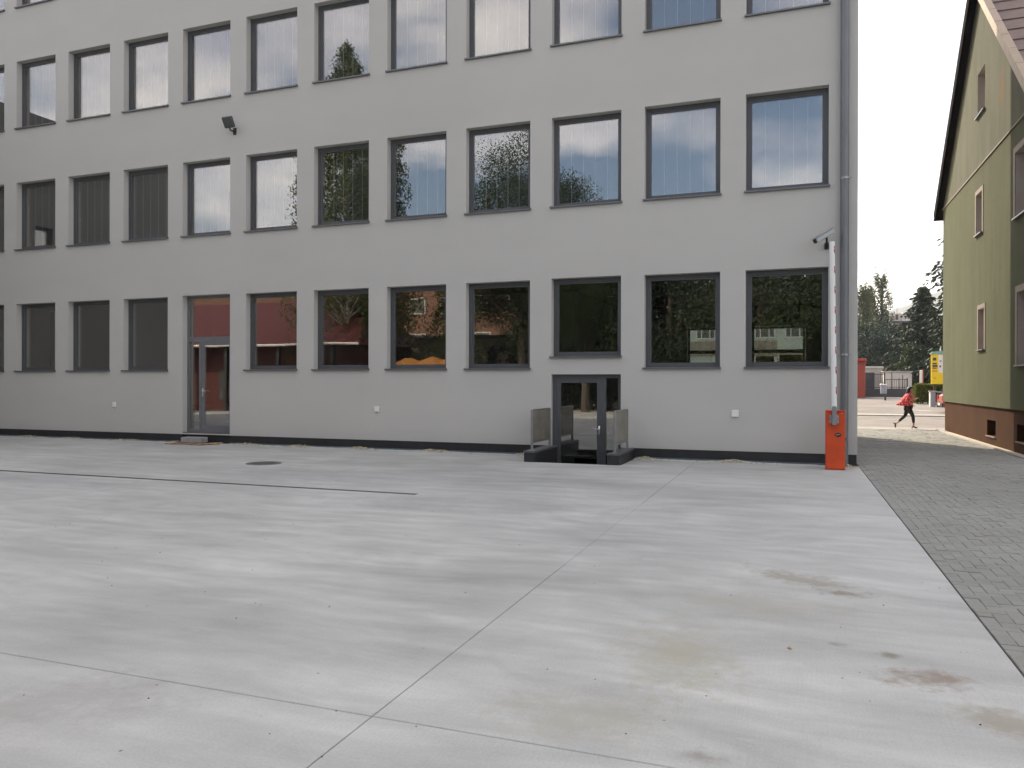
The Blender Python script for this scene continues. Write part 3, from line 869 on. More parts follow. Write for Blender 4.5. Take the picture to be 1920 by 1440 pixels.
# ---- small things on the wall
for (x, z, w_, h_, lab) in ((-17.79, .98, .115, .145, 'small white socket box on grey wall left of the glazed door'),
                            (-9.47, .965, .13, .135, 'small white socket box on grey wall between the two doors'),
                            (-1.13, .985, .145, .145, 'small white socket box on grey wall nearest the orange barrier')):
    t = thing('socket_box', lab, 'socket', (x, FY, z), 'white socket boxes on the facade')
    m = MB(); m.bbox((-w_ / 2, -.035, -h_ / 2), (w_ / 2, -.0005, h_ / 2), .008); m.build('housing', MATS['socket_white'], t)
    m = MB(); m.bbox((-w_ / 2 + .012, -.043, -h_ / 2 + .012), (w_ / 2 - .012, -.0355, h_ / 2 - .014), .004); m.build('flap', MATS['socket_white'], t)
t = thing('floodlight', 'grey square floodlight on the wall between second and third window rows', 'floodlight', (-13.70, FY, 8.30))
M = Matrix.Translation((0, -.24, .02)) @ Matrix.Rotation(R(30), 4, 'X')
M = M @ Matrix.Scale(.74, 4)
m = MB(); m.bbox((-.2, -.07, -.19), (.2, .055, .19), .02, M); m.build('housing', MATS['flood_grey'], t)
m = MB(); m.box((-.17, -.078, -.16), (.17, -.0705, .16), M); m.build('lens', MATS['flood_grey'], t)
m = MB(); m.box((-.05, -.012, -.24), (.05, -.0005, -.06)); m.tube([(-.02, -.01, -.15), (-.02, -.14, -.16), (0, -.20, -.12)], .02, 8); m.build('bracket', MATS['black_plastic'], t)
t = thing('security_camera', 'grey security camera on wall above the barrier arm tip', 'camera', (0.60, FY, 4.40))
M = Matrix.Translation((-.02, -.30, .09)) @ Matrix.Rotation(R(30), 4, 'Z') @ Matrix.Rotation(R(-30), 4, 'Y')
m = MB(); m.bbox((-.26, -.055, -.05), (.16, .055, .05), .012, M); m.build('housing', MATS['camera_grey'], t)
m = MB(); m.bbox((-.30, -.066, .052), (.18, .066, .066), .006, M); m.build('sunshield', MATS['camera_grey'], t)
m = MB(); m.bbox((-.285, -.045, -.045), (-.2605, .045, .04), .006, M); m.build('lens', MATS['black_plastic'], t)
m = MB(); m.tube([(.0, -.002, -.08), (.0, -.16, -.08), (-.01, -.28, .03)], .02, 8); m.bbox((-.04, -.03, -.15), (.04, -.0005, -.02), .006); m.build('bracket', MATS['black_plastic'], t)

# ------------------------------------------------------------------ car-park barrier
t = thing('parking_barrier', 'orange parking barrier cabinet with raised white arm', 'barrier', (0.728, 15.68, 0))
m = MB(); m.bbox((-.168, -.14, .004), (.168, .14, 1.085), .012)
m.build('cabinet', MATS['barrier_orange'], t)
m = MB(); m.bbox((-.185, -.158, 0.0), (.185, .158, .0035), .001)
bp_ = m.build('base_plate', MATS['galvanised'], t)
m = MB(); m.bbox((-.156, -.1432, .03), (.156, -.1402, 1.06), .001); m.build('door', MATS['barrier_orange'], t)
m = MB(); m.bbox((-.172, -.144, 1.0855), (.172, .144, 1.105), .008); m.build('lid', MATS['barrier_orange'], t)
m = MB(); m.bbox((-.105, -.178, .86), (.055, -.1436, 1.025), .008); m.bbox((-.062, -.25, .84), (.012, -.1785, 1.19), .006)
hub = m.build('arm_clamp', MATS['galvanised'], t)
m = MB()
for q in (-.09, .04): m.tube([(q, -.179, .90), (q, -.188, .90)], .012, 6); m.tube([(q, -.179, .99), (q, -.188, .99)], .012, 6)
m.build('clamp_bolt', MATS['steel_bright'], hub)
m = MB()
ang = 0.014
def arm_ring(z, rx, ry):
    xo = -.025 - (z - 1.15) * ang
    return [(xo + rx * math.cos(a) * (1.0), -.215 + ry * math.sin(a), z) for a in [2 * math.pi * k / 18 for k in range(18)]]
m.loft([arm_ring(1.16, .046, .034), arm_ring(4.22, .046, .034), arm_ring(4.235, .04, .028)])
arm = m.build('arm', MATS['barrier_white'], t, smooth=False)
for k in range(8):
    z = 1.43 + k * .372
    xo = -.025 - (z - 1.15) * ang
    m = MB()
    a0, a1 = R(-52), R(2)
    def rr(zz, off_, s):
        return [(xo + (.046 + off_) * math.cos(a0 + (a1 - a0) * q / 4), -.215 + (.034 + off_) * math.sin(a0 + (a1 - a0) * q / 4), zz + s * q / 4) for q in range(5)]
    outer0, outer1 = rr(z, .003, -.03), rr(z + .12, .003, -.03)
    inner0, inner1 = rr(z, -.002, -.03), rr(z + .12, -.002, -.03)
    m.loft([outer0 + inner0[::-1], outer1 + inner1[::-1]])
    rf = m.build('reflector', MATS['reflector_red'], arm)
    m = MB(); q1 = rr(z + .045, .0045, .03)[1:3]; q2 = rr(z + .075, .0045, .03)[1:3]; p1 = rr(z + .045, .001, .03)[1:3]; p2 = rr(z + .075, .001, .03)[1:3]
    m.loft([q1 + p1[::-1], q2 + p2[::-1]]); m.build('chevron', MATS['barrier_white'], rf)
m = MB(); m.loft([[(.045 + .055 * math.cos(a), y, .655 + .038 * math.sin(a)) for a in [2 * math.pi * k / 20 for k in range(20)]] for y in (-.1434, -.151)])
bd = m.build('badge', MATS['black_plastic'], t)
m = MB()
for (x0, x1, z0, z1) in ((.012, .03, .648, .664), (.034, .05, .650, .668), (.054, .078, .655, .667)):
    m.box((x0, -.153, z0), (x1, -.1512, z1))
m.build('badge_print', MATS['badge_print'], bd)
m = MB(); m.loft([[(.11 + .016 * math.cos(a), y, 1.05 + .011 * math.sin(a)) for a in [2 * math.pi * k / 10 for k in range(10)]] for y in (-.1434, -.147)])
m.build('indicator', MATS['flashing_cream'], t)
m = MB(); m.tube([(.168, -.02, .57), (.185, -.02, .57)], .035, 10); m.build('release_lock', MATS['black_plastic'], t)

# ------------------------------------------------------------------ things on the ground of the yard
t = thing('slot_drain', 'long dark slot drain running across the concrete yard', 'drain', (-5.09, 9.95, 0))
m = MB(); m.box((-22, -.048, -.02), (0, -.040, .004)); m.box((-22, .040, -.02), (0, .048, .004)); m.build('rim', MATS['cast_iron'], t)
m = MB()
for q in range(300):
    x = -.01 - q * .05
    m.box((x - .030, -.0395, -.015), (x, .0395, .0025))
m.box((-22, -.0395, -.015), (-15.06, .0395, .0022))
stuff(m.build('grating', MATS['drain_steel'], t))
t = thing('manhole_cover', 'round iron manhole cover set in the concrete near the wall', 'manhole', (-9.88, 12.70, 0))
def disc(m, r0, r1, z0, z1, n=36):
    def ring(r, z): return [(r * math.cos(2 * math.pi * k / n), r * math.sin(2 * math.pi * k / n), z) for k in range(n)]
    if r0 <= 0: m.loft([ring(r1, z0), ring(r1, z1)])
    else: m.loft([ring(r0, z0), ring(r0, z1), ring(r1, z1), ring(r1, z0), ring(r0, z0)], caps=False)
m = MB(); disc(m, .29, .345, -.02, .007); m.build('rim', MATS['cast_iron'], t)
m = MB(); disc(m, 0, .28, -.02, .004); m.build('lid', MATS['cast_iron'], t)
m = MB()
for k in range(-3, 4):
    for q in range(-3, 4):
        if k * k + q * q <= 10: m.box((k * .07 - .02, q * .07 - .02, .0045), (k * .07 + .02, q * .07 + .02, .009))
m.build('tread_studs', MATS['cast_iron'], t)
t = thing('yard_cover', 'dark rectangular drain cover in the block paving by the street', 'drain', (2.4, 23.9, 0))
m = MB(); m.box((-.5, -.12, -.02), (.5, .12, .006)); m.build('frame', MATS['cast_iron'], t)
m = MB()
for k in range(14): m.box((-.46 + k * .066, -.09, .0062), (-.42 + k * .066, .09, .010))
m.build('grate', MATS['drain_steel'], t)
# doorstep of a concrete block on scrap boards
t = thing('concrete_block', 'grey concrete block used as step below the glazed door', 'block', (-14.62, 15.99, .052))
m = MB(); m.bbox((-.31, -.14, 0), (.31, .14, .135), .01, Matrix.Rotation(R(3), 4, 'Z')); tb = m.build('body', MATS['block_concrete'], t)
random.seed(8)
for k, (x, y, z, l_, w_, rot, lab) in enumerate(((-14.75, 15.86, .003, 1.30, .13, 2, 'front pale scrap board under the concrete block'), (-14.65, 16.08, .003, 1.45, .14, -2, 'rear scrap board under the concrete block, nearest the plinth'),
                                     (-15.05, 15.98, .0265, .62, .12, 84, 'short cross board left of the concrete block'), (-14.55, 15.98, .0265, .56, .12, 92, 'short cross board beneath the concrete block'),
                                     (-14.12, 15.95, .0265, .70, .10, 66, 'slanted scrap board sticking out right of the concrete block'))):
    m = MB(); m.bbox((-l_ / 2, -w_ / 2, 0), (l_ / 2, w_ / 2, .022), .003)
    o = tag(m.build('scrap_board', MATS['pallet_wood'], None, loc=(x, y, z)), lab, 'board', 'scrap boards below the glazed door')
    o.rotation_euler = (0, 0, R(rot))

# ------------------------------------------------------------------ green gabled house on the right
HX, HY0, HY1, HYC, HZ, HA, HS = 4.89, 19.3, 30.5, 24.9, 7.70, 12.85, 0.910
house = thing('green_house', 'green rendered gable house with brown plinth right of the passage', 'building', (10, HYC, 0))
HO = Vector(house.location)
PH = lambda u, z, d: (HX + d, u, z)
rl = lambda y: HA - HS * abs(y - HYC)
sm = [(24.40, 25.38, 5.80, 7.10), (24.13, 25.07, 2.54, 3.82)]
bigw = [(19.70, 21.12, 5.50, 7.03), (19.66, 20.92, 2.05, 3.74)]
m = MB()
wall_grid(m, HY0, HY1, 1.0, HZ, sm + bigw, PH, 0.34)
cols = [HY0, 24.24, HYC, 25.16, HY1]
for a, b in zip(cols, cols[1:]):
    if a >= 24.2 and b <= 25.2:
        m.poly([PH(a, HZ, 0), PH(b, HZ, 0), PH(b, 9.155, 0), PH(a, 9.155, 0)])
        m.poly([PH(a, 10.38, 0), PH(b, 10.38, 0), PH(b, rl(b), 0), PH(a, rl(a), 0)])
    else:
        m.poly([PH(a, HZ, 0), PH(b, HZ, 0), PH(b, rl(b), 0), PH(a, rl(a), 0)])
m.poly([(HX, HY0, 1.0), (16, HY0, 1.0), (16, HY0, HZ + .05), (HX, HY0, HZ + .05)])
m.poly([(HX, HY1, 1.0), (16, HY1, 1.0), (16, HY1, HZ + .05), (HX, HY1, HZ + .05)])
m.poly([(16, HY0, 0), (16, HY1, 0), (16, HY1, HZ), (16, HYC, HA), (16, HY0, HZ)])
m.poly([(HX, HY0, 1.0), (HX + .1, HY0, 1.0), (HX + .1, HY1, 1.0), (HX, HY1, 1.0)])
m.build('gable_wall', MATS['green_render'], house, HO)
m = MB()
bsm = [(23.24, 24.20, .22, .64), (19.74, 21.20, .26, .66)]
wall_grid(m, HY0 + .03, HY1 - .05, -.1, .999, bsm, lambda u, z, d: (HX + .06 + d, u, z), 0.3)
m.poly([(HX + .06, HY1 - .05, -.1), (16, HY1 - .05, -.1), (16, HY1 - .05, 1), (HX + .06, HY1 - .05, 1)])
m.build('plinth', MATS['house_plinth'], house, HO)
m = MB(); m.box((HX - .03, HY0 - .03, HZ - .018), (HX - .0005, HY1 + .03, HZ + .018)); m.build('string_course', MATS['cream_trim'], house, HO)
def house_window(a, b, c, d, surround, dep=.22):
    m = MB(); ring = lambda mm, e, y0, y1: None
    x0, x1 = HX + dep, HX + dep + .07
    w = .06
    m.box((x0, a + .001, c + .001), (x1, a + w, d - .001)); m.box((x0, b - w, c + .001), (x1, b - .001, d - .001))
    m.box((x0, a + w, d - w), (x1, b - w, d - .001)); m.box((x0, a + w, c + .001), (x1, b - w, c + w))
    if b - a > 1.2: m.box((x0, (a + b) / 2 - .04, c + w), (x1, (a + b) / 2 + .04, d - w))
    f = m.build('window', MATS['reveal_cream'], house, HO)
    m = MB(); m.box((x0 + .02, a + w, c + w), (x0 + .04, b - w, d - w)); m.build('pane', MATS['window_glass'], f, HO)
    m = MB(); m.box((x1 + .25, a, c), (x1 + .27, b, d)); m.build('curtain', MATS['blind_hem'], f, HO)
    m = MB(); m.box((HX - .07, a - .06, c - .035), (HX + dep - .001, b + .06, c - .002)); m.build('sill', MATS['sill_grey'], f, HO)
    # lining of the reveal, in the colour of the surround
    m = MB(); e = .004
    m.box((HX + .001, a + .0005, c), (HX + dep - .001, a + e, d)); m.box((HX + .001, b - e, c), (HX + dep - .001, b - .0005, d)); m.box((HX + .001, a + e, d - e), (HX + dep - .001, b - e, d - .0005))
    m.build('reveal', MATS['reveal_cream'], f, HO)
    if surround:
        m = MB(); s = .15; t0, t1 = HX - .016, HX - .0005
        m.box((t0, a - s, c), (t1, a, d + s)); m.box((t0, b, c), (t1, b + s, d + s)); m.box((t0, a, d), (t1, b, d + s))
        m.build('surround', MATS['cream_trim'], f, HO)
for o in sm: house_window(o[0] + .12, o[1] - .12, o[2] + .03, o[3] - .12, False)
# the small windows carry their surround inside the measured outline
for (a, b, c, d) in sm:
    m = MB(); s = .12; t0, t1 = HX - .016, HX + .215
    m.box((t0, a, c), (t1, a + s - .0005, d)); m.box((t0, b - s + .0005, c), (t1, b, d)); m.box((t0, a + s, d - s + .0005), (t1, b - s, d)); m.box((t0 + .02, a + s, c), (t1, b - s, c + .026))
    m.build('window_surround', MATS['cream_trim'], house, HO)
for o in bigw: house_window(*o, True, .24)
house_window(24.24, 25.16, 9.155, 10.38, False, .26)
m = MB()
for (a, b, c, d) in ((24.24, 25.16, 9.155, 10.38),):
    m.box((HX + .001, a - .03, c - .03), (HX + .34, a - .0005, d + .03)); m.box((HX + .001, b + .0005, c - .03), (HX + .34, b + .03, d + .03)); m.box((HX + .001, a, d + .0005), (HX + .34, b, d + .03))
m.build('attic_window_lining', MATS['reveal_cream'], house, HO)
for (a, b, c, d) in bsm:
    m = MB(); m.box((HX + .30, a, c), (HX + .32, b, d)); f = m.build('basement_window', MATS['hole_dark'], house, HO)
    m = MB(); m.box((HX + .02, a - .02, c - .03), (HX + .29, b + .02, c - .002)); m.build('sill', MATS['cream_trim'], f, HO)
    m = MB()
    for k in range(4):
        y = a + (b - a) * (k + .5) / 4; m.tube([(HX + .18, y, c), (HX + .18, y, d)], .008, 6)
    m.build('bars', MATS['hole_dark'], f, HO)
# roof: two slopes with their verges; sheets laid in courses
OV, EO, TH = 0.20, 0.35, 0.10
def slope_pt(side, s, x, up):              # s metres of run down from the ridge, up metres off the rafters
    y = HYC + side * s
    n = Vector((0, side * HS, 1)).normalized()
    return (x, y + n.y * up, HA - HS * s + n.z * up)
run = (HY1 - HYC) + EO
for side in (-1, 1):
    m = MB()
    A = [slope_pt(side, s, x, u) for (s, u) in ((0, .02), (run, .02), (run, .14), (0, .14)) for x in (HX - OV,)]
    B = [slope_pt(side, s, x, u) for (s, u) in ((0, .02), (run, .02), (run, .14), (0, .14)) for x in (16.2,)]
    m.loft([A, B])
    deck = m.build('roof_slope', MATS['verge_dark'], house, HO)
    n = 12
    for k in range(n):
        s0, s1 = run * k / n, run * (k + 1) / n + .05
        x = HX - OV + (.12 if side < 0 else .04)
        q = 0
        while x < 16.2:
            x2 = min(x + 1.9, 16.2)
            u0 = .150; u1 = .185
            m = MB()
            a = [slope_pt(side, s0, x, u0), slope_pt(side, s1, x, u1), slope_pt(side, s1, x, u1 - .025), slope_pt(side, s0, x, u0 - .008)]
            b = [slope_pt(side, s0, x2 - .01, u0), slope_pt(side, s1, x2 - .01, u1), slope_pt(side, s1, x2 - .01, u1 - .025), slope_pt(side, s0, x2 - .01, u0 - .008)]
            m.loft([a, b]); m.build('roof_sheet', MATS['roof_brown'], deck, HO)
            x = x2
    # verge board and flashing
    m = MB(); lo, hi = (.0, .20) if side < 0 else (-.10, .24)
    a = [slope_pt(side, s, HX - OV - .03, u) for (s, u) in ((0, lo), (run, lo), (run, hi), (0, hi))]
    b = [slope_pt(side, s, HX - OV - .001, u) for (s, u) in ((0, lo), (run, lo), (run, hi), (0, hi))]
    m.loft([a, b]); m.build('verge_board', MATS['verge_dark'] if side > 0 else MATS['flashing_cream'], deck, HO)
    if side < 0:
        for k in range(9):
            s0 = run * k / 9 + .006; s1 = run * (k + 1) / 9 - .006
            m = MB()
            a = [slope_pt(side, s, HX - OV - .034, u) for (s, u) in ((s0, .201), (s1, .201), (s1, .222), (s0, .222))]
            b = [slope_pt(side, s, HX - OV + .135, u) for (s, u) in ((s0, .201), (s1, .201), (s1, .222), (s0, .222))]
            m.loft([a, b]); m.build('verge_flashing', MATS['flashing_cream'], deck, HO)
m = MB(); gy = HY1 + EO + .05; gzz = HA - HS * run + .02
m.loft([[(x, gy + .07 * math.cos(a), gzz + .07 * math.sin(a)) for a in [math.pi + math.pi * k / 8 for k in range(9)]] for x in (HX - OV - .04, 16.2)])
m.build('gutter', MATS['verge_dark'], house, HO)

# ------------------------------------------------------------------ trees and shrubs
def leaf(m, p, d, L, Wd, rng):
    """a leaf spray: a bent quad pair along d"""
    d = d.normalized()
    a = d.cross(Vector((rng.gauss(0, 1), rng.gauss(0, 1), rng.gauss(0, 1))))
    if a.length < 1e-4: a = Vector((1, 0, 0))
    a.normalize()
    k = len(m.v)
    nrm = a.cross(d)
    q = p + d * L
    mid = p + d * (L * .5) + nrm * (L * .12)
    m.v += [tuple(p), tuple(mid + a * Wd * .5), tuple(q), tuple(mid - a * Wd * .5)]
    m.face((k, k + 1, k + 2, k + 3))
def rv(rng):
    while True:
        v = Vector((rng.uniform(-1, 1), rng.uniform(-1, 1), rng.uniform(-1, 1)))
        if 0.01 < v.length <= 1: return v
def tree_root(name, label, loc, group=None):
    return thing(name, label, 'tree' , loc, group)
def broadleaf(name, label, loc, h, rx, ry, zc, rz, clumps, per, lmat, seed, lsize=.28, bark='bark', group=None, trunk_r=.22, cr=.32):
    rng = random.Random(seed)
    t = tree_root(name, label, loc, group)
    m = MB()
    top = Vector((rng.uniform(-.3, .3), rng.uniform(-.3, .3), zc + rz * .45))
    m.tube([(0, 0, -.1), (top.x * .3, top.y * .3, zc * .5), tuple(top * .8 + Vector((0, 0, zc * .05))), tuple(top)], [trunk_r * 1.25, trunk_r, trunk_r * .6, .04], 9)
    cs = []
    for _ in range(clumps):
        d = rv(rng).normalized() * rng.uniform(.45, 1.0) ** .6
        bumpy = 1 + .22 * math.sin(3.1 * d.x + seed) * math.cos(2.7 * d.y + 1.3 * d.z * 2)
        c = Vector((d.x * rx * bumpy, d.y * ry * bumpy, zc + d.z * rz * bumpy))
        cs.append(c)
    for c in cs[::max(1, clumps // 12)]:
        b = Vector((0, 0, max(zc - rz * .8, zc * .35)))
        m.tube([tuple(b), tuple(b.lerp(c, .5) + Vector((0, 0, .2))), tuple(c)], [trunk_r * .4, trunk_r * .22, .015], 6)
    m.build('trunk', MATS[bark], t)
    m = MB()
    for c in cs:
        r = cr * min(rx, rz) * rng.uniform(.7, 1.25)
        for _ in range(per):
            p = c + rv(rng) * r
            leaf(m, p, rv(rng) + Vector((0, 0, -.15)), lsize * rng.uniform(.6, 1.3), lsize * rng.uniform(.4, .75), rng)
    m.build('crown', MATS[lmat], t)
    return t
def spruce(name, label, loc, h, r, lmat, seed, levels=26, per=15, sprays=20, droop=.35, base=.08, group=None, lsize=.34):
    rng = random.Random(seed)
    t = tree_root(name, label, loc, group)
    m = MB(); m.tube([(0, 0, -.1), (0, 0, h * .5), (0, 0, h)], [r * .075 + .06, r * .045 + .03, .015], 9)
    f = MB()
    for k in range(levels):
        u = k / (levels - 1)
        z = h * (base + (1 - base) * u ** .92)
        R_ = r * (1 - u) ** .85 * rng.uniform(.62, 1.15) + .12
        n = max(5, int(per * (1 - u * .55)))
        for q in range(n):
            a = 6.283 * (q + rng.random()) / n
            L = R_ * rng.uniform(.45, 1.2)
            d = Vector((math.cos(a), math.sin(a), 0))
            tip_z = -droop * L * rng.uniform(.6, 1.3)
            if q % 3 == 0: m.tube([(0, 0, z), tuple(d * L * .5 + Vector((0, 0, z + tip_z * .35))), tuple(d * L * .92 + Vector((0, 0, z + tip_z)))], [.035, .022, .008], 5)
            ns = max(4, int(sprays * L / max(r, .1) + 3))
            for s in range(ns):
                v = (s + rng.random()) / ns
                p = d * L * v + Vector((0, 0, z + tip_z * v ** 1.6))
                side = Vector((-d.y, d.x, 0)) * rng.uniform(-1, 1)
                dirv = d * rng.uniform(.2, .9) + side + Vector((0, 0, -rng.uniform(.1, 1.0)))
                leaf(f, p, dirv, lsize * rng.uniform(.6, 1.4), lsize * rng.uniform(.25, .5), rng)
    m.build('trunk', MATS['bark'], t); f.build('crown', MATS[lmat], t)
    return t
def poplar(name, label, loc, h, r, seed, group=None):
    rng = random.Random(seed)
    t = tree_root(name, label, loc, group)
    m = MB(); m.tube([(0, 0, -.1), (0, 0, h * .6), (0.1, 0, h * .97)], [.35, .2, .03], 8)
    f = MB()
    for k in range(150):
        u = rng.random() ** .9
        z = h * (.10 + .88 * u)
        rr = r * math.sin(math.pi * min(1, .12 + .86 * (1 - u) ** .75)) ** .7 * rng.uniform(.35, 1.1)
        a = rng.random() * 6.283
        c = Vector((math.cos(a) * rr, math.sin(a) * rr, z))
        if k % 8 == 0: m.tube([(0, 0, max(.5, z - rr * 2.5)), tuple(c)], [.05, .015], 5)
        for _ in range(44):
            p = c + Vector((rng.gauss(0, .16), rng.gauss(0, .16), rng.gauss(0, .55)))
            leaf(f, p, Vector((rng.gauss(0, .5), rng.gauss(0, .5), rng.uniform(-.3, 1))), rng.uniform(.16, .34), rng.uniform(.12, .24), rng)
    m.build('trunk', MATS['bark'], t); f.build('crown', MATS['leaf_poplar'], t)
def weeping(name, label, loc, h, r, seed, strands=230, group=None, lm='leaf_birch'):
    rng = random.Random(seed)
    t = tree_root(name, label, loc, group)
    m = MB(); m.tube([(0, 0, -.1), (.15, .05, h * .35), (-.1, .1, h * .7), (0, 0, h * .985)], [.26, .20, .11, .02], 10)
    f = MB()
    for k in range(strands):
        u = rng.random() ** .8
        z = h * (.30 + .69 * (1 - u))
        w = r * (u ** .62) * rng.uniform(.25, 1.05)
        a = rng.random() * 6.283
        p0 = Vector((0, 0, max(z - w * .8, h * .22)))
        p1 = Vector((math.cos(a) * w, math.sin(a) * w, z))
        if k % 5 == 0: m.tube([tuple(p0), tuple(p0.lerp(p1, .55) + Vector((0, 0, .3))), tuple(p1)], [.05, .03, .01], 5)
        n = 42
        ln = rng.uniform(1.2, 3.2) * (.4 + .8 * u)
        for q in range(n):
            v = q / n
            p = p1 + Vector((rng.gauss(0, .14), rng.gauss(0, .14), -ln * v)) + Vector((math.cos(a), math.sin(a), 0)) * .35 * math.sin(v * 2)
            leaf(f, p, Vector((rng.gauss(0, .6), rng.gauss(0, .6), -1)), rng.uniform(.10, .21), rng.uniform(.06, .12), rng)
        for q in range(26):
            p = p0.lerp(p1, rng.uniform(.4, 1)) + rv(rng) * .3
            leaf(f, p, rv(rng), rng.uniform(.10, .20), rng.uniform(.06, .12), rng)
    m.build('trunk', MATS['birch_bark'], t); f.build('crown', MATS[lm], t)

# beyond the street, in view
spruce('spruce_tree', 'tall dark spruce with drooping boughs partly behind the green house', (12.3, 66, gz(66)), 18.5, 4.4, 'leaf_spruce', 21, 44, 22, 34, .5, .03, lsize=.46)
spruce('spruce_tree', 'bushy dark spruce beyond the street, its tip beside the hill', (10.35, 74, gz(74)), 9.0, 4.3, 'leaf_spruce', 22, 34, 22, 34, .22, .02, lsize=.46)
broadleaf('broadleaf_tree', 'round dark bluish tree behind the pale garage', (7.9, 82, gz(82)), 6.5, 2.5, 2.4, 3.7, 2.5, 60, 90, 'leaf_blue', 23, .26)
broadleaf('broadleaf_tree', 'green bushy tree between the round tree and the apartment block', (9.6, 96, gz(96)), 8, 3.0, 3.0, 4.6, 2.9, 60, 80, 'leaf_dark', 24, .32)
broadleaf('broadleaf_tree', 'dark tree at the grey building corner below the poplars', (6.5, 88, gz(88)), 8, 2.0, 2.0, 4.3, 3.1, 50, 80, 'leaf_dark', 25, .30)
broadleaf('broadleaf_tree', 'low olive bush at the foot of the bushy spruce', (9.3, 70, gz(70)), 3.4, 1.7, 1.5, 2.0, 1.7, 36, 80, 'leaf_dark', 26, .22, trunk_r=.1)
poplar('poplar_tree', 'tallest of the three poplars, nearest the apartment block', (11.6, 120, gz(120)), 15.8, 1.35, 31, 'poplars beyond the street')
poplar('poplar_tree', 'thin middle poplar beside the tallest one', (10.3, 123, gz(123)), 14.2, .75, 32, 'poplars beyond the street')
poplar('poplar_tree', 'poplar cut off by the corner of the grey building', (9.0, 118, gz(118)), 13.8, 1.05, 33, 'poplars beyond the street')
broadleaf('broadleaf_tree', 'dark tree under the boughs of the tall spruce', (11.3, 70, gz(70)), 5.5, 2.4, 1.8, 3.0, 2.4, 46, 80, 'leaf_spruce', 27, .26, trunk_r=.12)

# clipped hedge by the street sign
def hedge(name, label, x0, x1, y0, y1, z0, z1, seed, n, lm='leaf_hedge', k_=1.0):
    rng = random.Random(seed)
    t = thing(name, label, 'hedge', ((x0 + x1) / 2, (y0 + y1) / 2, z0))
    o = Vector(t.location)
    m = MB(); f = MB()
    for k in range(int((x1 - x0) / .25)):
        x = x0 + .12 + k * .25
        m.tube([(x, (y0 + y1) / 2, z0 - .05), (x + rng.uniform(-.05, .05), (y0 + y1) / 2 + rng.uniform(-.1, .1), z0 + (z1 - z0) * .8)], [.02, .01], 5)
    for _ in range(n):
        p = Vector((rng.uniform(x0, x1), rng.uniform(y0, y1), rng.uniform(z0 + .06, z1)))
        q = rng.random()
        if q < .45: p.y = y0 + abs(rng.gauss(0, .05))
        elif q < .65: p.z = z1 - abs(rng.gauss(0, .06)) + rng.uniform(-.02, .08)
        elif q < .8: p.x = x0 + abs(rng.gauss(0, .05))
        leaf(f, p, rv(rng) + Vector((0, -.3, .4)), rng.uniform(.07, .16) * k_, rng.uniform(.05, .1) * k_, rng)
    m.build('stems', MATS['bark'], t, o); f.build('foliage', MATS[lm], t, o)
hedge('hedge', 'low yellow-green hedge below the yellow billboard', 6.35, 8.8, 47.6, 48.6, gz(48), 1.52, 41, 9000)

# ------------------------------------------------------------------ street-side things
simple('sign_yellow', (0.78, 0.56, 0.02), 0.5, 0, 0.05, 3.0)
simple('sign_teal', (0.18, 0.34, 0.33), 0.5, 0, 0.08, 3.0)
simple('sign_white', (0.72, 0.70, 0.66), 0.5, 0, 0.05, 3.0)
simple('print_dark', (0.07, 0.075, 0.06), 0.6, 0, 0.05, 3.0)
simple('print_orange', (0.62, 0.16, 0.02), 0.6, 0, 0.05, 3.0)
simple('red_paint', (0.27, 0.042, 0.028), 0.5, 0, 0.12, 2.0)
simple('red_wall', (0.30, 0.045, 0.035), 0.8, 0, 0.12, 2.0)
simple('pale_wall', (0.42, 0.40, 0.36), 0.9, 0, 0.14, 1.0)
simple('white_wall', (0.60, 0.57, 0.52), 0.9, 0, 0.12, 1.0)
simple('dark_wall', (0.065, 0.066, 0.072), 0.85, 0, 0.2, 1.0)
simple('iron_fence', (0.045, 0.043, 0.043), 0.6, 0.3, 0.2, 3.0)
simple('rust_stain', (0.20, 0.125, 0.085), 0.9, 0, 0.3, 4.0)
simple('bin_grey', (0.26, 0.28, 0.33), 0.55, 0, 0.1, 3.0)
simple('rubber', (0.015, 0.015, 0.015), 0.8, 0, 0.2, 3.0)
simple('lamp_red', (0.45, 0.02, 0.02), 0.25, 0, 0.1, 3.0)

z60 = gz(60)
t = thing('red_kiosk', 'red kiosk wall peeping out behind the grey building corner', 'kiosk', (2.5, 58.5, gz(58.5)))
m = MB(); m.bbox((-2.4, -1.2, -.05), (2.05, 1.2, 2.45), .03); m.build('body', MATS['red_paint'], t)
m = MB(); m.bbox((-2.6, -1.4, 2.451), (2.12, 1.4, 2.66), .03); m.build('roof', MATS['red_wall'], t)
m = MB(); m.box((-.6, -1.215, .05), (.3, -1.2005, 2.1)); dd = m.build('door', MATS['red_wall'], t)
m = MB(); m.bbox((.2, -1.24, 1.0), (.24, -1.2155, 1.12), .004); m.build('handle', MATS['steel_bright'], dd)
t = thing('garage', 'pale flat-roofed garage behind the iron fence', 'garage', (5.0, 68, gz(66)))
m = MB(); m.box((-1.5, -1.9, -.05), (1.45, 2, 2.05)); m.build('wall', MATS['pale_wall'], t)
m = MB(); m.bbox((-1.6, -2.0, 2.0505), (1.52, 2.1, 2.17), .02); m.build('roof', MATS['white_wall'], t)
m = MB(); m.box((-1.2, -1.93, .0), (.9, -1.9005, 1.7)); m.build('garage_door', MATS['dark_wall'], t)
t = thing('white_shed', 'white shed wall with brown weather stains behind the fence', 'shed', (7.3, 65, gz(64)))
m = MB(); m.box((-.92, -1, -.05), (.93, 1.2, 1.72)); m.build('wall', MATS['white_wall'], t)
m = MB(); m.bbox((-1.0, -1.1, 1.7205), (1.0, 1.3, 1.80), .015); m.build('roof', MATS['pale_wall'], t)
rng = random.Random(12)
m = MB()
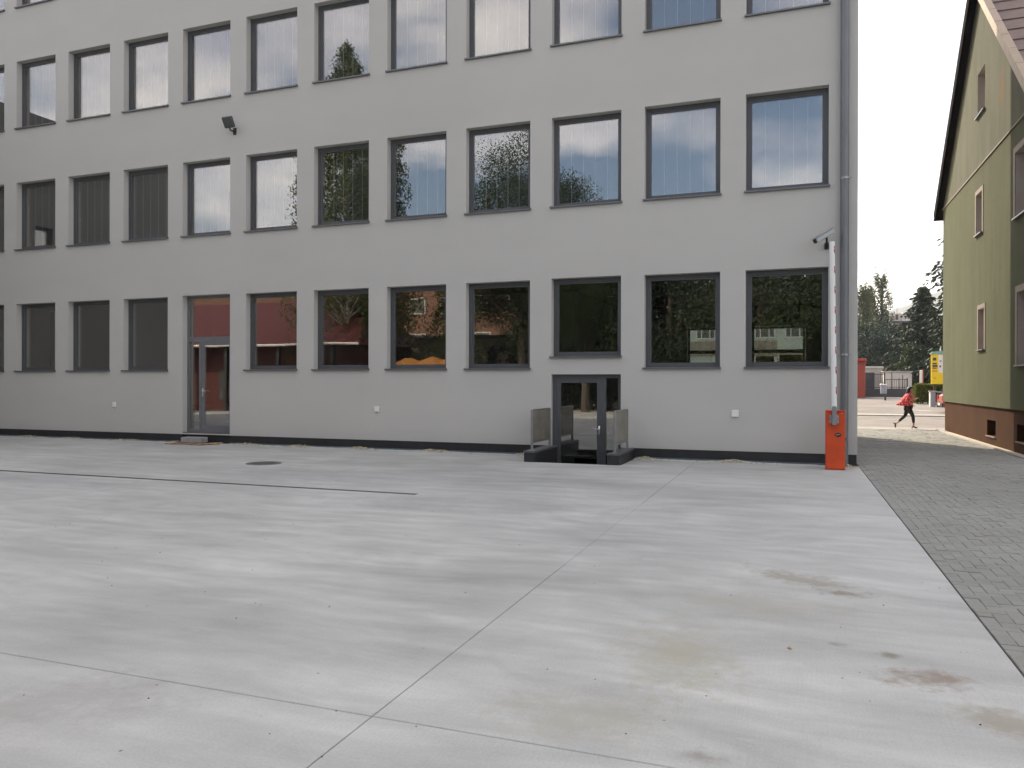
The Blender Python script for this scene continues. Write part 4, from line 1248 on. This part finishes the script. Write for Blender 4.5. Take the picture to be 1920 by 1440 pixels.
for (x, w_, z0, z1) in ((-.48, .12, .1, 1.7), (.02, .1, .15, 1.3), (.25, .12, .1, 1.5), (.42, .07, .2, 1.2)):
    m.poly([(x, -1.003, z0), (x + w_, -1.003, z0 + .1), (x + w_ * .8, -1.003, z1), (x + w_ * .3, -1.003, z1 + .03)])
m.build('weather_stain', MATS['rust_stain'], t)
def fence(x0, x1, y, z, hb, ht, label):
    t = thing('iron_fence', label, 'fence', ((x0 + x1) / 2, y, z), 'iron fence bays on the low dark wall')
    L = (x1 - x0) / 2
    m = MB(); m.box((-L, -.12, -.1), (L, .12, hb)); m.build('base_wall', MATS['dark_wall'], t)
    m = MB(); m.box((-L, -.02, ht - .05), (L, .02, ht - .01)); m.box((-L, -.02, hb + .08), (L, .02, hb + .12)); m.build('rail', MATS['iron_fence'], t)
    n = int(2 * L / .13); proto = None
    for k in range(n + 1):
        x = -L + .02 + (2 * L - .04) * k / n
        if proto is None:
            m = MB(); m.tube([(0, 0, hb - .01), (0, 0, ht)], .012, 6); proto = m.build('bar', MATS['iron_fence'], t, loc=(x, 0, 0))
        else: dup(proto, t, (x, 0, 0))
    m = MB(); m.bbox((L - .07, -.05, -.1), (L + .01, .05, ht + .08), .01); m.build('post', MATS['iron_fence'], t)
fence(4.60, 6.02, 60, z60, .55, 1.62, 'taller left bay of iron railing on the dark base wall')
fence(6.05, 7.45, 60, z60, .58, 1.25, 'lower right bay of iron railing before the white shed')
t = thing('litter_bin', 'dark bin on a post with white lid before the iron fence', 'bin', (5.24, 52.5, gz(52.5)))
m = MB(); m.tube([(0.05, 0, -.05), (0.05, 0, .75)], .06, 8); m.build('post', MATS['iron_fence'], t)
m = MB(); m.bbox((-.22, -.17, .38), (.12, .17, .93), .04); m.build('body', MATS['bin_grey'], t)
m = MB(); m.loft([[(-.26, -.19, .931), (.14, -.19, .931), (.14, .19, .931), (-.26, .19, .931)], [(-.22, -.15, 1.03), (.10, -.15, .98), (.10, .15, .98), (-.22, .15, 1.03)]]); m.build('lid', MATS['sign_white'], t)
t = thing('red_cabinet', 'small orange-red street cabinet beside the hedge', 'cabinet', (6.28, 49.2, gz(49.2)))
m = MB(); m.bbox((-.16, -.14, -.05), (.13, .14, .68), .02); m.build('body', MATS['red_paint'], t)
m = MB(); m.bbox((-.18, -.16, .6805), (.15, .16, .73), .01); m.build('lid', MATS['red_paint'], t)
m = MB(); m.box((-.12, -.146, .05), (.09, -.1405, .62)); m.build('door', MATS['red_paint'], t)
t = thing('billboard', 'tall yellow advertising panel with dark print beside the green house', 'sign', (7.28, 46, gz(46)))
m = MB(); m.bbox((-.46, -.06, 1.12), (.62, .06, 2.70), .015); m.build('panel', MATS['sign_yellow'], t)
m = MB(); m.loft([[(-.52, -.1, 2.7005), (.68, -.1, 2.7005), (.68, .1, 2.7005), (-.52, .1, 2.7005)], [(-.40, -.08, 2.83), (.66, -.08, 2.90), (.66, .08, 2.90), (-.40, .08, 2.83)]]); m.build('cap', MATS['sign_teal'], t)
m = MB(); m.tube([(-.02, 0, 2.84), (-.02, 0, 3.0)], .035, 8); m.build('finial', MATS['sign_white'], t)
m = MB(); m.box((-.13, -.066, 1.72), (.10, -.0605, 2.66)); m.build('poster', MATS['sign_white'], t)
for (a, b, c, d) in ((-.38, -.22, 2.36, 2.52), (-.40, -.20, 2.16, 2.24), (-.40, -.16, 2.02, 2.13), (-.40, -.2, 1.93, 1.99), (-.34, -.24, 1.42, 1.45), (-.08, 0, 2.0, 2.1), (-.06, .02, 2.3, 2.36)):
    m = MB(); m.box((a, -.069, c), (b, -.0605 if a < -.15 else -.0665, d)); m.build('print', MATS['print_dark'], t)
m = MB(); m.box((-.40, -.068, 1.78), (-.17, -.0605, 1.84)); m.build('print_line', MATS['print_orange'], t)
for x in (-.3, .45):
    m = MB(); m.box((x - .04, -.04, -.1), (x + .04, .04, 1.119)); m.build('leg', MATS['iron_fence'], t)
t = thing('striped_post', 'white post with red back edge standing behind the hedge', 'post', (6.83, 49.3, gz(49.3)))
m = MB(); m.bbox((-.09, -.05, -.05), (.05, .05, 1.85), .02); m.build('board', MATS['sign_white'], t)
m = MB(); m.bbox((.051, -.05, -.05), (.11, .05, 1.9), .01); m.build('red_edge', MATS['red_wall'], t)
t = thing('power_cabinet', 'pale grey street cabinet at the hedge end', 'cabinet', (6.72, 44.4, gz(44.4)))
m = MB(); m.bbox((-.16, -.15, 0), (.06, .15, .76), .012); m.build('body', MATS['bin_grey'], t)
m = MB(); m.bbox((-.20, -.16, -.05), (-.16, .16, .74), .006); m.build('side_panel', MATS['sign_white'], t)
m = MB(); m.bbox((-.24, -.2, .7605), (.09, .2, .80), .008); m.build('lid', MATS['pale_wall'], t)
t = thing('litter_bin', 'dark narrow bin right of the pale street cabinet', 'bin', (6.93, 44.3, gz(44.3)))
m = MB(); m.bbox((-.09, -.12, -.04), (.12, .12, .72), .02); m.build('body', MATS['dark_wall'], t)
m = MB(); m.bbox((-.11, -.14, .7205), (.14, .14, .77), .012); m.build('lid', MATS['bin_grey'], t)

# parked red car, mostly hidden by the green house
t = thing('parked_car', 'red car parked behind the green house, only its tail showing', 'car', (6.38, 40.4, gz(40.4)))
prof = [(0.0, .30), (-.02, .55), (.03, .78), (.18, .88), (.30, .92), (.62, 1.32), (1.0, 1.42), (2.0, 1.42), (2.7, 1.0), (3.5, .88), (3.78, .70), (3.80, .35), (3.6, .24), (.2, .24)]
m = MB()
def car_ring(y, inset, drop):
    return [(x + (inset if x < 1.9 else -inset) * (z > .9) * .5, y, .24 + (z - .24) * (1 - drop)) for x, z in prof]
m.loft([car_ring(-.80, .12, .06), car_ring(-.74, .03, .01), car_ring(.74, .03, .01), car_ring(.80, .12, .06)])
body = m.build('body', MATS['red_paint'], t)
for x in (.68, 3.05):
    for y in (-.72, .72):
        m = MB(); s = 1 if y > 0 else -1
        m.loft([[(x + .30 * math.cos(a), y - .09, .30 + .30 * math.sin(a)) for a in [2 * math.pi * k / 22 for k in range(22)]], [(x + .30 * math.cos(a), y + .10, .30 + .30 * math.sin(a)) for a in [2 * math.pi * k / 22 for k in range(22)]]])
        wh = m.build('wheel', MATS['rubber'], t)
        m = MB(); m.loft([[(x + .19 * math.cos(a), y + s * .101, .30 + .19 * math.sin(a)) for a in [2 * math.pi * k / 16 for k in range(16)]], [(x + .17 * math.cos(a), y + s * .112, .30 + .17 * math.sin(a)) for a in [2 * math.pi * k / 16 for k in range(16)]]])
        m.build('rim', MATS['steel_bright'], wh)
m = MB(); m.poly([(.37, -.765, .95), (1.85, -.80, .95), (1.75, -.79, 1.32), (.72, -.77, 1.30)]); m.build('side_window', MATS['black_plastic'], t, loc=(0, -.02, 0))
m = MB(); m.poly([(.32, -.6, .95), (.32, .6, .95), (.60, .55, 1.29), (.60, -.55, 1.29)]); m.build('rear_window', MATS['black_plastic'], t, loc=(-.015, 0, .01))
for s in (-1, 1):
    m = MB(); m.bbox((-.035, s * .63 - .11, .58), (.03, s * .63 + .11, .80), .01); m.build('tail_light', MATS['lamp_red'], t)
m = MB(); m.bbox((-.06, -.78, .30), (.05, .78, .48), .03); m.build('bumper', MATS['rubber'], t)
m = MB(); m.box((-.067, -.26, .36), (-.0605, .26, .46)); m.build('number_plate', MATS['sign_white'], t)

# ------------------------------------------------------------------ far: apartment block, hill
simple('block_wall', (0.30, 0.27, 0.22), 0.9, 0, 0.12, .4)
simple('block_pale', (0.46, 0.40, 0.36), 0.9, 0, 0.1, .4)
simple('block_white', (0.66, 0.63, 0.60), 0.8, 0, 0.06, .6)
t = thing('apartment_block', 'distant flat-roofed apartment block with penthouse and aerials', 'building', (17.5, 152, 0))
m = MB(); m.box((-5.2, -2, 0), (9, 8, 12.35)); m.build('wall', MATS['block_wall'], t)
m = MB(); m.box((-5.5, -2.3, 12.351), (9.3, 8.3, 12.62)); rf = m.build('roof', MATS['dark_wall'], t)
m = MB(); m.box((-1.45, -1.5, 12.621), (.35, 2, 14.0)); m.build('penthouse', MATS['block_pale'], rf)
m = MB(); m.box((.36, -1.6, 12.621), (2.6, 2, 14.25)); m.build('penthouse', MATS['block_white'], rf)
m = MB(); m.box((-.75, -1.512, 12.9), (-.3, -1.5005, 13.8)); m.build('penthouse_door', MATS['dark_wall'], rf)
m = MB(); m.box((-.1, -1.62, 13.0), (1.9, -1.6005, 13.25)); m.build('penthouse_band', MATS['block_pale'], rf)
for x, h_ in ((-.35, 3.2), (2.2, 2.6)):
    m = MB(); m.tube([(x, 0, 13.9), (x, 0, 13.9 + h_)], .035, 5)
    for k in range(3): m.tube([(x - .35, 0, 13.9 + h_ * (.6 + .15 * k)), (x + .35, 0, 13.9 + h_ * (.6 + .15 * k))], .02, 4)
    m.build('aerial', MATS['iron_fence'], rf)
for r_ in range(4):
    for c_ in range(7):
        x = -3.6 + c_ * 1.75; z = 11.1 - r_ * 2.8
        m = MB(); ring_prism(m, x, x + .95, z, z + 1.05, .13, -2.08, -2.0005)
        m.box((x + .42, -2.07, z + .13), (x + .53, -2.001, z + .92)); w_ = m.build('window', MATS['block_white'], t)
        m = MB(); m.box((x + .131, -2.03, z + .131), (x + .419, -2.001, z + .919)); m.box((x + .531, -2.03, z + .131), (x + .819, -2.001, z + .919)); m.build('pane', MATS['print_dark'], w_)
simple('hill_forest', (0.060, 0.080, 0.055), 0.95, 0, 0.35, 0.012, mode='world')
m = MB()
def hill_h(x, y):
    h = 205 * math.exp(-((x - 420) / 330) ** 2 - ((y - 1750) / 420) ** 2) + 120 * math.exp(-((x + 300) / 500) ** 2 - ((y - 2000) / 420) ** 2) + 150 * math.exp(-((x - 1300) / 500) ** 2 - ((y - 1800) / 420) ** 2)
    return h + 5 * math.sin(x * .043) * math.cos(y * .031) + 3 * math.sin(x * .11 + y * .09) - 8
nx, ny = 90, 24
k0 = 0
for j in range(ny + 1):
    for i in range(nx + 1):
        x = -1600 + 3600 * i / nx; y = 1000 + 1400 * j / ny
        m.v.append((x, y, hill_h(x, y) if 0 < j else -10))
for j in range(ny):
    for i in range(nx):
        a = j * (nx + 1) + i; m.face((a, a + 1, a + nx + 2, a + nx + 1))
struct(m.build('hill', MATS['hill_forest'], smooth=True))

# house across the street, seen only through the ground-floor room of the office
simple('street_house', (0.46, 0.50, 0.42), 0.9, 0, 0.1, .6)
simple('street_band', (0.26, 0.21, 0.16), 0.9, 0, 0.15, .8)
t = thing('street_house', 'grey-green house with white windows seen through the office room', 'building', (-6, 76, gz(72)))
m = MB(); m.box((-9, -4, -.1), (8, 4, 7.2)); m.build('wall', MATS['street_house'], t)
m = MB(); m.box((-9.2, -4.2, 7.201), (8.2, 4.2, 7.6)); m.build('roof', MATS['dark_wall'], t)
m = MB(); m.box((-9, -4.06, 3.8), (4.6, -4.0005, 4.55)); m.box((-9, -4.09, 3.2), (8, -4.0005, 3.5)); m.build('band', MATS['street_band'], t)
for k in range(6):
    x = -7.5 + k * 2.55
    m = MB(); ring_prism(m, x, x + 1.75, 4.75, 5.85, .11, -4.08, -4.0005)
    for q in (.45, 1.18): m.box((x + q, -4.075, 4.86), (x + q + .09, -4.001, 5.74))
    w_ = m.build('window', MATS['block_white'], t)
    m = MB(); m.box((x + .111, -4.03, 4.861), (x + .449, -4.001, 5.739)); m.box((x + .541, -4.03, 4.861), (x + 1.179, -4.001, 5.739)); m.box((x + 1.271, -4.03, 4.861), (x + 1.639, -4.001, 5.739)); m.build('pane', MATS['print_dark'], w_)

# banners hung on the street windows, lettering facing the street
simple('banner_cream', (0.62, 0.55, 0.22), 0.7, 0, 0.06, 3.0)
simple('banner_print', (0.22, 0.22, 0.08), 0.7, 0, 0.06, 3.0)
def text_mesh(txt, size):
    cu = bpy.data.curves.new('lettering', 'FONT'); cu.body = txt; cu.size = size; cu.extrude = 0.001
    ob = bpy.data.objects.new('lettering', cu); C.objects.link(ob)
    dg = bpy.context.evaluated_depsgraph_get()
    me = bpy.data.meshes.new_from_object(ob.evaluated_get(dg))
    bpy.data.objects.remove(ob)
    return me
for (x0, x1, z0, z1, txt, lab) in ((-1.18, -.60, 2.0, 2.50, 'NE Z', 'cream banner lettered NE Z inside the rear window of the ground-floor room'),
                               (-.44, .26, 2.0, 2.54, 'MODE', 'cream banner lettered MODE inside the rear window of the ground-floor room')):
    t = thing('window_banner', lab, 'banner', ((x0 + x1) / 2, BY1 - .20, z0), 'banners in the rear window')
    w_ = x1 - x0
    m = MB(); m.box((-w_ / 2, -.004, 0), (w_ / 2, .004, z1 - z0)); m.build('cloth', MATS['banner_cream'], t)
    me = text_mesh(txt, .26 if txt == 'NE Z' else .27)
    me.materials.append(MATS['banner_print'])
    o = bpy.data.objects.new('lettering', me); C.objects.link(o); o.parent = t
    # mirrored from inside, as the cloth lets the street-side print show through
    o.rotation_euler = (R(90), 0, R(180)); o.location = (w_ / 2 - .02, -.0055, .22 if txt == 'NE Z' else .23)

# ------------------------------------------------------------------ pedestrian
simple('skin', (0.42, 0.24, 0.17), 0.55, 0, 0.06, 9.0)
simple('hair_dark', (0.018, 0.011, 0.010), 0.5, 0, 0.3, 30.0)
simple('leggings', (0.012, 0.011, 0.013), 0.85, 0, 0.2, 12.0)
simple('shoe', (0.016, 0.014, 0.014), 0.35, 0, 0.2, 12.0)
m_, n_, l_, b_ = new_mat('blouse_print')
v_ = coords(n_, l_, 'object')
vo = n_.new('ShaderNodeTexVoronoi'); vo.inputs['Scale'].default_value = 17; l_.new(v_, vo.inputs['Vector'])
c_ = ramp(n_, l_, vo.outputs['Distance'], [(0.22, (0.62, 0.36, 0.30)), (0.40, (0.52, 0.035, 0.045)), (0.8, (0.40, 0.015, 0.03))])
l_.new(c_, b_.inputs['Base Color']); b_.inputs['Roughness'].default_value = .8
person = thing('person', 'person in red patterned top, black leggings and heels walking along the street', 'person', (3.86, 31.0, -0.006))
def skin_obj(name, verts, edges, radii, mat, parent, root=0, sub=2):
    me = bpy.data.meshes.new(name); me.from_pydata(verts, edges, [])
    ob = bpy.data.objects.new(name, me); C.objects.link(ob); ob.parent = parent
    sk = ob.modifiers.new('skin', 'SKIN'); sk.use_smooth_shade = True
    for k, r_ in enumerate(radii):
        d = me.skin_vertices[0].data[k]
        d.radius = r_ if isinstance(r_, tuple) else (r_, r_)
        d.use_root = (k == root)
    sb = ob.modifiers.new('sub', 'SUBSURF'); sb.levels = sub; sb.render_levels = sub
    me.materials.append(mat)
    return ob
V, E, RR = [], [], []
def jv(p, r, par=None):
    V.append(p); RR.append(r)
    if par is not None: E.append((par, len(V) - 1))
    return len(V) - 1
pel = jv((0, 0, .80), (.12, .10)); wst = jv((.01, 0, .95), (.10, .085), pel); chs = jv((.03, 0, 1.12), (.115, .09), wst); nkb = jv((.045, 0, 1.255), (.055, .055), chs)
nk = jv((.06, 0, 1.30), .042, nkb); hd0 = jv((.075, 0, 1.36), .068, nk); hd1 = jv((.085, 0, 1.43), .080, hd0); hd2 = jv((.08, 0, 1.485), .055, hd1)
nose = jv((.168, 0, 1.405), .012, hd0)
chin = jv((.135, 0, 1.345), .026, hd0)
for s, kn, an, he, to in ((-1, (.155, -.07, .46), (.18, -.06, .13), (.15, -.06, .075), (.285, -.065, .03)), (1, (-.085, .07, .46), (-.335, .06, .205), (-.385, .06, .19), (-.39, .065, .05))):
    hp = jv((.01, s * .075, .76), .085, pel)
    th = jv(tuple(Vector((.01, s * .075, .76)).lerp(Vector(kn), .5)), .072, hp)
    k_ = jv(kn, .052, th); cf_ = jv(tuple(Vector(kn).lerp(Vector(an), .35)), .05, k_); a_ = jv(an, .032, cf_)
    h_ = jv(he, .028, a_); t_ = jv(to, .022, h_)
for s, el_, wr_ in ((-1, (-.06, -.20, 1.00), (.08, -.20, .90)), (1, (.10, .19, 1.00), (.26, .13, 1.06))):
    sh = jv((.035, s * .15, 1.215), .05, chs); up = jv(tuple(Vector((.035, s * .15, 1.215)).lerp(Vector(el_), .5)), .042, sh)
    e_ = jv(el_, .036, up); w_ = jv(wr_, .024, e_)
    d = (Vector(wr_) - Vector(el_)).normalized()
    sd = Vector((0, 1, 0)) * s
    pm = jv(tuple(Vector(wr_) + d * .06), (.034, .018), w_)
    for q, L in ((-1.5, .058), (-.5, .072), (.5, .068), (1.5, .052)):
        b0 = Vector(wr_) + d * .085 + Vector((0, 0, 1)).cross(d).normalized() * q * .017
        f1 = jv(tuple(b0), .0085, pm); f2 = jv(tuple(b0 + d * L * .55 + Vector((0, 0, -.008))), .0075, f1); f3 = jv(tuple(b0 + d * L + Vector((0, 0, -.026))), .006, f2)
    tb_ = jv(tuple(Vector(wr_) + d * .05 + Vector((0, 0, .032))), .009, w_); jv(tuple(Vector(wr_) + d * .085 + Vector((0, 0, .045))), .008, tb_)
skin_obj('body', V, E, RR, MATS['skin'], person, 0, 1)
# leggings
V, E, RR = [], [], []
pel = jv((0, 0, .83), (.135, .118)); 
for s, kn, an in ((-1, (.155, -.07, .46), (.178, -.062, .19)), (1, (-.085, .07, .46), (-.300, .062, .245))):
    hp = jv((.01, s * .078, .755), .098, pel); th = jv(tuple(Vector((.01, s * .075, .76)).lerp(Vector(kn), .5)), .083, hp)
    k_ = jv(kn, .061, th); cf_ = jv(tuple(Vector(kn).lerp(Vector(an), .4)), .058, k_); jv(an, .040, cf_)
skin_obj('leggings', V, E, RR, MATS['leggings'], person, 0, 2)
# loose blouse, its tail blown back
m = MB()
prof_b = [(1.285, .045, .062, .065, 0), (1.25, .04, .105, .175, -.01), (1.18, .035, .135, .205, -.03), (1.08, .02, .155, .205, -.06), (.98, .0, .17, .20, -.11), (.90, -.02, .185, .19, -.16), (.845, -.02, .19, .185, -.19), (.815, -.005, .165, .17, -.17)]
rg = []
for z, cx, ra, rb, back in prof_b:
    rg.append([(cx + ra * math.cos(a) + (back * max(0, -math.cos(a)) ** 1.2), rb * math.sin(a) * (1 - .25 * max(0, -math.cos(a))), z + .012 * math.sin(5 * a) + (.03 * max(0, -math.cos(a)) if z < .9 else 0)) for a in [2 * math.pi * k / 28 for k in range(28)]])
m.loft(rg, caps=False)
bl = m.build('blouse', MATS['blouse_print'], person, smooth=True)
V, E, RR = [], [], []
for s, el_, wr_ in ((-1, (-.06, -.20, 1.00), (.06, -.20, .912)), (1, (.10, .19, 1.00), (.22, .145, 1.045))):
    V, E, RR = [], [], []
    a0 = jv((.035, s * .14, 1.215), .066); a1 = jv(tuple(Vector((.035, s * .15, 1.215)).lerp(Vector(el_), .5)), .062, a0); a2 = jv(el_, .058, a1); a3 = jv(wr_, .045, a2)
    skin_obj('sleeve', V, E, RR, MATS['blouse_print'], person, 0, 1)
# hair to the shoulders
m = MB()
rg = []
for z, cx, ra, rb in ((1.515, .07, .03, .03), (1.50, .068, .065, .062), (1.46, .055, .092, .088), (1.40, .035, .088, .092), (1.33, .015, .075, .092), (1.27, .0, .06, .085), (1.24, -.005, .045, .07)):
    rg.append([(cx + ra * math.cos(a) - (.03 if math.cos(a) > .2 and z < 1.45 else 0) * math.cos(a), rb * math.sin(a), z + .006 * math.sin(7 * a)) for a in [2 * math.pi * k / 20 for k in range(20)]])
m.loft(rg); m.build('hair', MATS['hair_dark'], person, smooth=True)
# heeled shoes
for (hx, hy, hz, tx, ty, tz, lab) in ((.135, -.06, .085, .305, -.066, .028, 'f'), (-.40, .06, .185, -.395, .066, .022, 'r')):
    m = MB(); h0, t0 = Vector((hx, hy, hz)), Vector((tx, ty, tz))
    d = (t0 - h0).normalized(); up = Vector((0, 0, 1)) if lab == 'f' else Vector((-1, 0, .1)).normalized()
    sd = d.cross(up).normalized(); nn = sd.cross(d)
    rg = []
    for u, w_, hh in ((0, .030, .045), (.25, .034, .03), (.6, .042, .03), (.85, .036, .026), (1.0, .012, .012)):
        c = h0.lerp(t0, u)
        rg.append([c + sd * w_ * math.cos(a) + nn * hh * (math.sin(a) if math.sin(a) > 0 else math.sin(a) * .5) for a in [2 * math.pi * k / 12 for k in range(12)]])
    m.loft(rg); so = m.build('shoe', MATS['shoe'], person, smooth=True)
    m = MB(); b0 = h0 - nn * .015
    e0 = Vector((hx - .005, hy, .004)) if lab == 'f' else h0 + Vector((-.085, 0, .01))
    m.tube([tuple(b0), tuple(e0)], [.018, .009], 8); m.build('heel', MATS['shoe'], so)

# ------------------------------------------------------------------ the other side of the yard, which the glass reflects
# (everything here stands behind or beside the camera)
simple('wing_plaster', (0.21, 0.208, 0.20), 0.9, 0, 0.06, .8, mode='world')
simple('hall_roof', (0.072, 0.010, 0.010), 0.7, 0, 0.15, 2.0)
simple('hall_wall', (0.085, 0.020, 0.016), 0.85, 0, 0.12, 1.0)
simple('salmon', (0.155, 0.085, 0.056), 0.9, 0, 0.08, .4)
simple('beige_shed', (0.28, 0.24, 0.18), 0.9, 0, 0.15, .7)
simple('tarp_orange', (0.30, 0.125, 0.012), 0.6, 0, 0.12, 1.5)
t = thing('building_wing', 'grey three-storey side wing mirrored in the leftmost windows', 'building', (-27, 11.5, 0))
WYa, WYb = 6.65, FY - .02
wo = [(9.5, 10.4, 2.55, 4.05), (9.6, 10.45, 8.3, 9.5), (12.9, 13.6, 6.1, 7.1)]
m = MB(); wall_grid(m, WYa, WYb, 0, 11.0, wo, lambda u, z, d: (-25.0 - d, u, z), .3)
m.poly([(-25, WYa, 0), (-31, WYa, 0), (-31, WYa, 11), (-25, WYa, 11)]); m.poly([(-25, WYa, 11), (-31, WYa, 11), (-31, WYb, 11), (-25, WYb, 11)])
m.build('wall', MATS['wing_plaster'], t, t.location)
for (a, b, c, d) in wo:
    m = MB(); m.box((-25.28, a, c), (-25.2, b, d)); w_ = m.build('window', MATS['frame_grey'], t, t.location)
    m = MB(); m.box((-25.19, a + .12, c + .12), (-25.17, b - .12, d - .12)); m.build('pane', MATS['window_glass'], w_, t.location)
t = thing('red_roofed_hall', 'low red-roofed hall with canopy mirrored in the ground-floor windows', 'building', (-29.5, -6, 0))
m = MB(); m.box((-13, -3, 0), (7.5, 3, 3.9)); m.build('wall', MATS['hall_wall'], t)
m = MB(); m.loft([[(-13.5, -3.6, 3.9), (-13.5, 0, 6.5), (-13.5, 4.4, 3.7), (-13.5, 4.4, 3.6), (-13.5, -3.6, 3.8)], [(6.2, -3.6, 3.9), (6.2, 0, 6.5), (8.3, 4.4, 3.7), (8.3, 4.4, 3.6), (8.1, -3.6, 3.8)]]); rf = m.build('roof', MATS['hall_roof'], t)
m = MB(); m.tube([(-13.5, 4.45, 3.66), (8.3, 4.45, 3.66)], .07, 8); m.build('gutter', MATS['block_white'], rf)
for x in (-11, -7.5, -4, -.5, 3, 6.5):
    m = MB(); m.box((x - .1, 3.9, 0), (x + .1, 4.1, 3.6)); m.build('canopy_post', MATS['black_plastic'], t)
for x in (-9, -5, -1, 3):
    m = MB(); m.box((x - .8, 3.001, .6), (x + .8, 3.03, 2.4)); m.build('gate', MATS['dark_wall'], t)
t = thing('salmon_block', 'salmon apartment block behind the red-roofed hall', 'building', (-46, -34, 0))
m = MB(); m.box((-16, -6, 0), (30, 6, 10.5)); m.build('wall', MATS['salmon'], t)
m = MB(); m.box((-16.4, -6.4, 10.501), (30.4, 6.4, 11)); m.build('roof', MATS['dark_wall'], t)
for k in range(14):
    for r_ in range(3):
        x = -14 + k * 3.1; z = 1.4 + r_ * 3.1
        m = MB(); ring_prism(m, x, x + 1.6, z, z + 1.5, .12, 6.0005, 6.06); w_ = m.build('window', MATS['pale_wall'], t)
        m = MB(); m.box((x + .121, 6.001, z + .121), (x + 1.479, 6.02, z + 1.379)); m.build('pane', MATS['print_dark'], w_)
t = thing('beige_shed', 'long beige shed behind the camera under the birches', 'shed', (-21, -11.5, 0))
m = MB(); m.box((-3.5, -1.6, 0), (5, 1.6, 4.3)); m.build('wall', MATS['beige_shed'], t)
m = MB(); m.bbox((-3.8, -1.9, 4.301), (5.3, 1.9, 4.5), .03); m.build('roof', MATS['dark_wall'], t)
m = MB(); m.box((-1, 1.601, 0), (1.6, 1.63, 2.6)); m.build('gate', MATS['street_band'], t)
t = thing('tarpaulin_stack', 'stack of goods under an orange tarpaulin behind the camera', 'tarpaulin', (-17.9, -3.2, 0))
m = MB(); m.bbox((-1.9, -1, 0), (1.9, 1, 2.1), .05); m.build('stack', MATS['street_band'], t)
m = MB()
rg = []
for k in range(11):
    x = -2.1 + .42 * k; dz = .12 * math.sin(k * 1.9)
    rg.append([(x, -1.1, 1.4 + dz), (x, -1.02, 2.2), (x, -.3, 2.75 + dz), (x, .4, 2.85 - dz), (x, 1.02, 2.25), (x, 1.1, 1.5 - dz), (x, 1.04, 1.5 - dz), (x, .4, 2.7 - dz), (x, -1.0, 2.12)])
m.loft(rg); m.build('cover', MATS['tarp_orange'], t)
weeping('birch_tree', 'tall weeping birch mirrored in the window column right of the glazed door', (-23.2, -3.6, 0), 20.4, 3.6, 51, 560)
weeping('birch_tree', 'shorter weeping birch beside the tall one behind the camera', (-22.6, -6.2, 0), 18.6, 2.6, 52, 340)
weeping('birch_tree', 'slender birch in front of the beige shed behind the camera', (-18.3, -6.8, 0), 9.8, 1.8, 55, 120)
broadleaf('broadleaf_tree', 'largest dark round tree of the row behind the camera', (-14.3, -7.6, 0), 15, 3.5, 3.4, 9.4, 5.3, 170, 440, 'leaf_dark', 61, .115)
broadleaf('broadleaf_tree', 'second dark tree of the row, sloping down from the largest', (-10.7, -7.8, 0), 12, 2.9, 3.0, 6.6, 4.6, 150, 420, 'leaf_dark', 62, .115)
broadleaf('broadleaf_tree', 'middle dark tree of the row behind the camera', (-6.2, -8.2, 0), 9.5, 3.4, 3.2, 4.9, 3.9, 110, 170, 'leaf_spruce', 63, .20)
broadleaf('broadleaf_tree', 'dark tree right of the middle one behind the camera', (-1.6, -8.0, 0), 9, 3.4, 3.0, 4.7, 3.7, 110, 170, 'leaf_dark', 64, .20)
broadleaf('broadleaf_tree', 'rightmost dark tree of the row behind the camera', (3.2, -8.6, 0), 9, 3.4, 3.0, 4.6, 3.7, 110, 170, 'leaf_spruce', 65, .20)
for k, (x, y, h_, lab) in enumerate(((-12.8, -14.0, 8.6, 'leftmost dark tree of the backdrop row added behind the hedge'), (-7.4, -14.6, 8.8, 'second dark tree of the backdrop row added behind the hedge'), (-2.2, -14.2, 8.6, 'third dark tree of the backdrop row added behind the hedge'), (3.0, -14.8, 9.0, 'rightmost dark tree of the backdrop row added behind the hedge'))):  # rear row added as a dark backdrop, closing sky gaps in the reflections
    broadleaf('broadleaf_tree', lab, (x, y, 0), h_, 3.7, 2.6, h_ * .5, h_ * .46, 110, 130, 'leaf_spruce', 70 + k, .30)
hedge('hedge', 'tall dark hedge under the row of trees behind the camera', -17, 8, -10.6, -9.6, 0, 3.6, 66, 22000, 'leaf_spruce', 2.6)

# ------------------------------------------------------------------ hazy air
m = MB(); m.box((-2600, -400, -12), (2600, 2600, 235))
hz = stuff(m.build('haze', None), 'thin pale haze filling the air towards the hill', 'haze')
hm = bpy.data.materials.new('haze_air'); hm.use_nodes = True
hn, hl = hm.node_tree.nodes, hm.node_tree.links
hn.remove(hn['Principled BSDF'])
pv = hn.new('ShaderNodeVolumePrincipled')
pv.inputs['Color'].default_value = (0.93, 0.96, 1.0, 1)
pv.inputs['Density'].default_value = 0.0003
pv.inputs['Anisotropy'].default_value = 0.3
hl.new(pv.outputs[0], hn['Material Output'].inputs['Volume'])
hz.data.materials.clear(); hz.data.materials.append(hm)
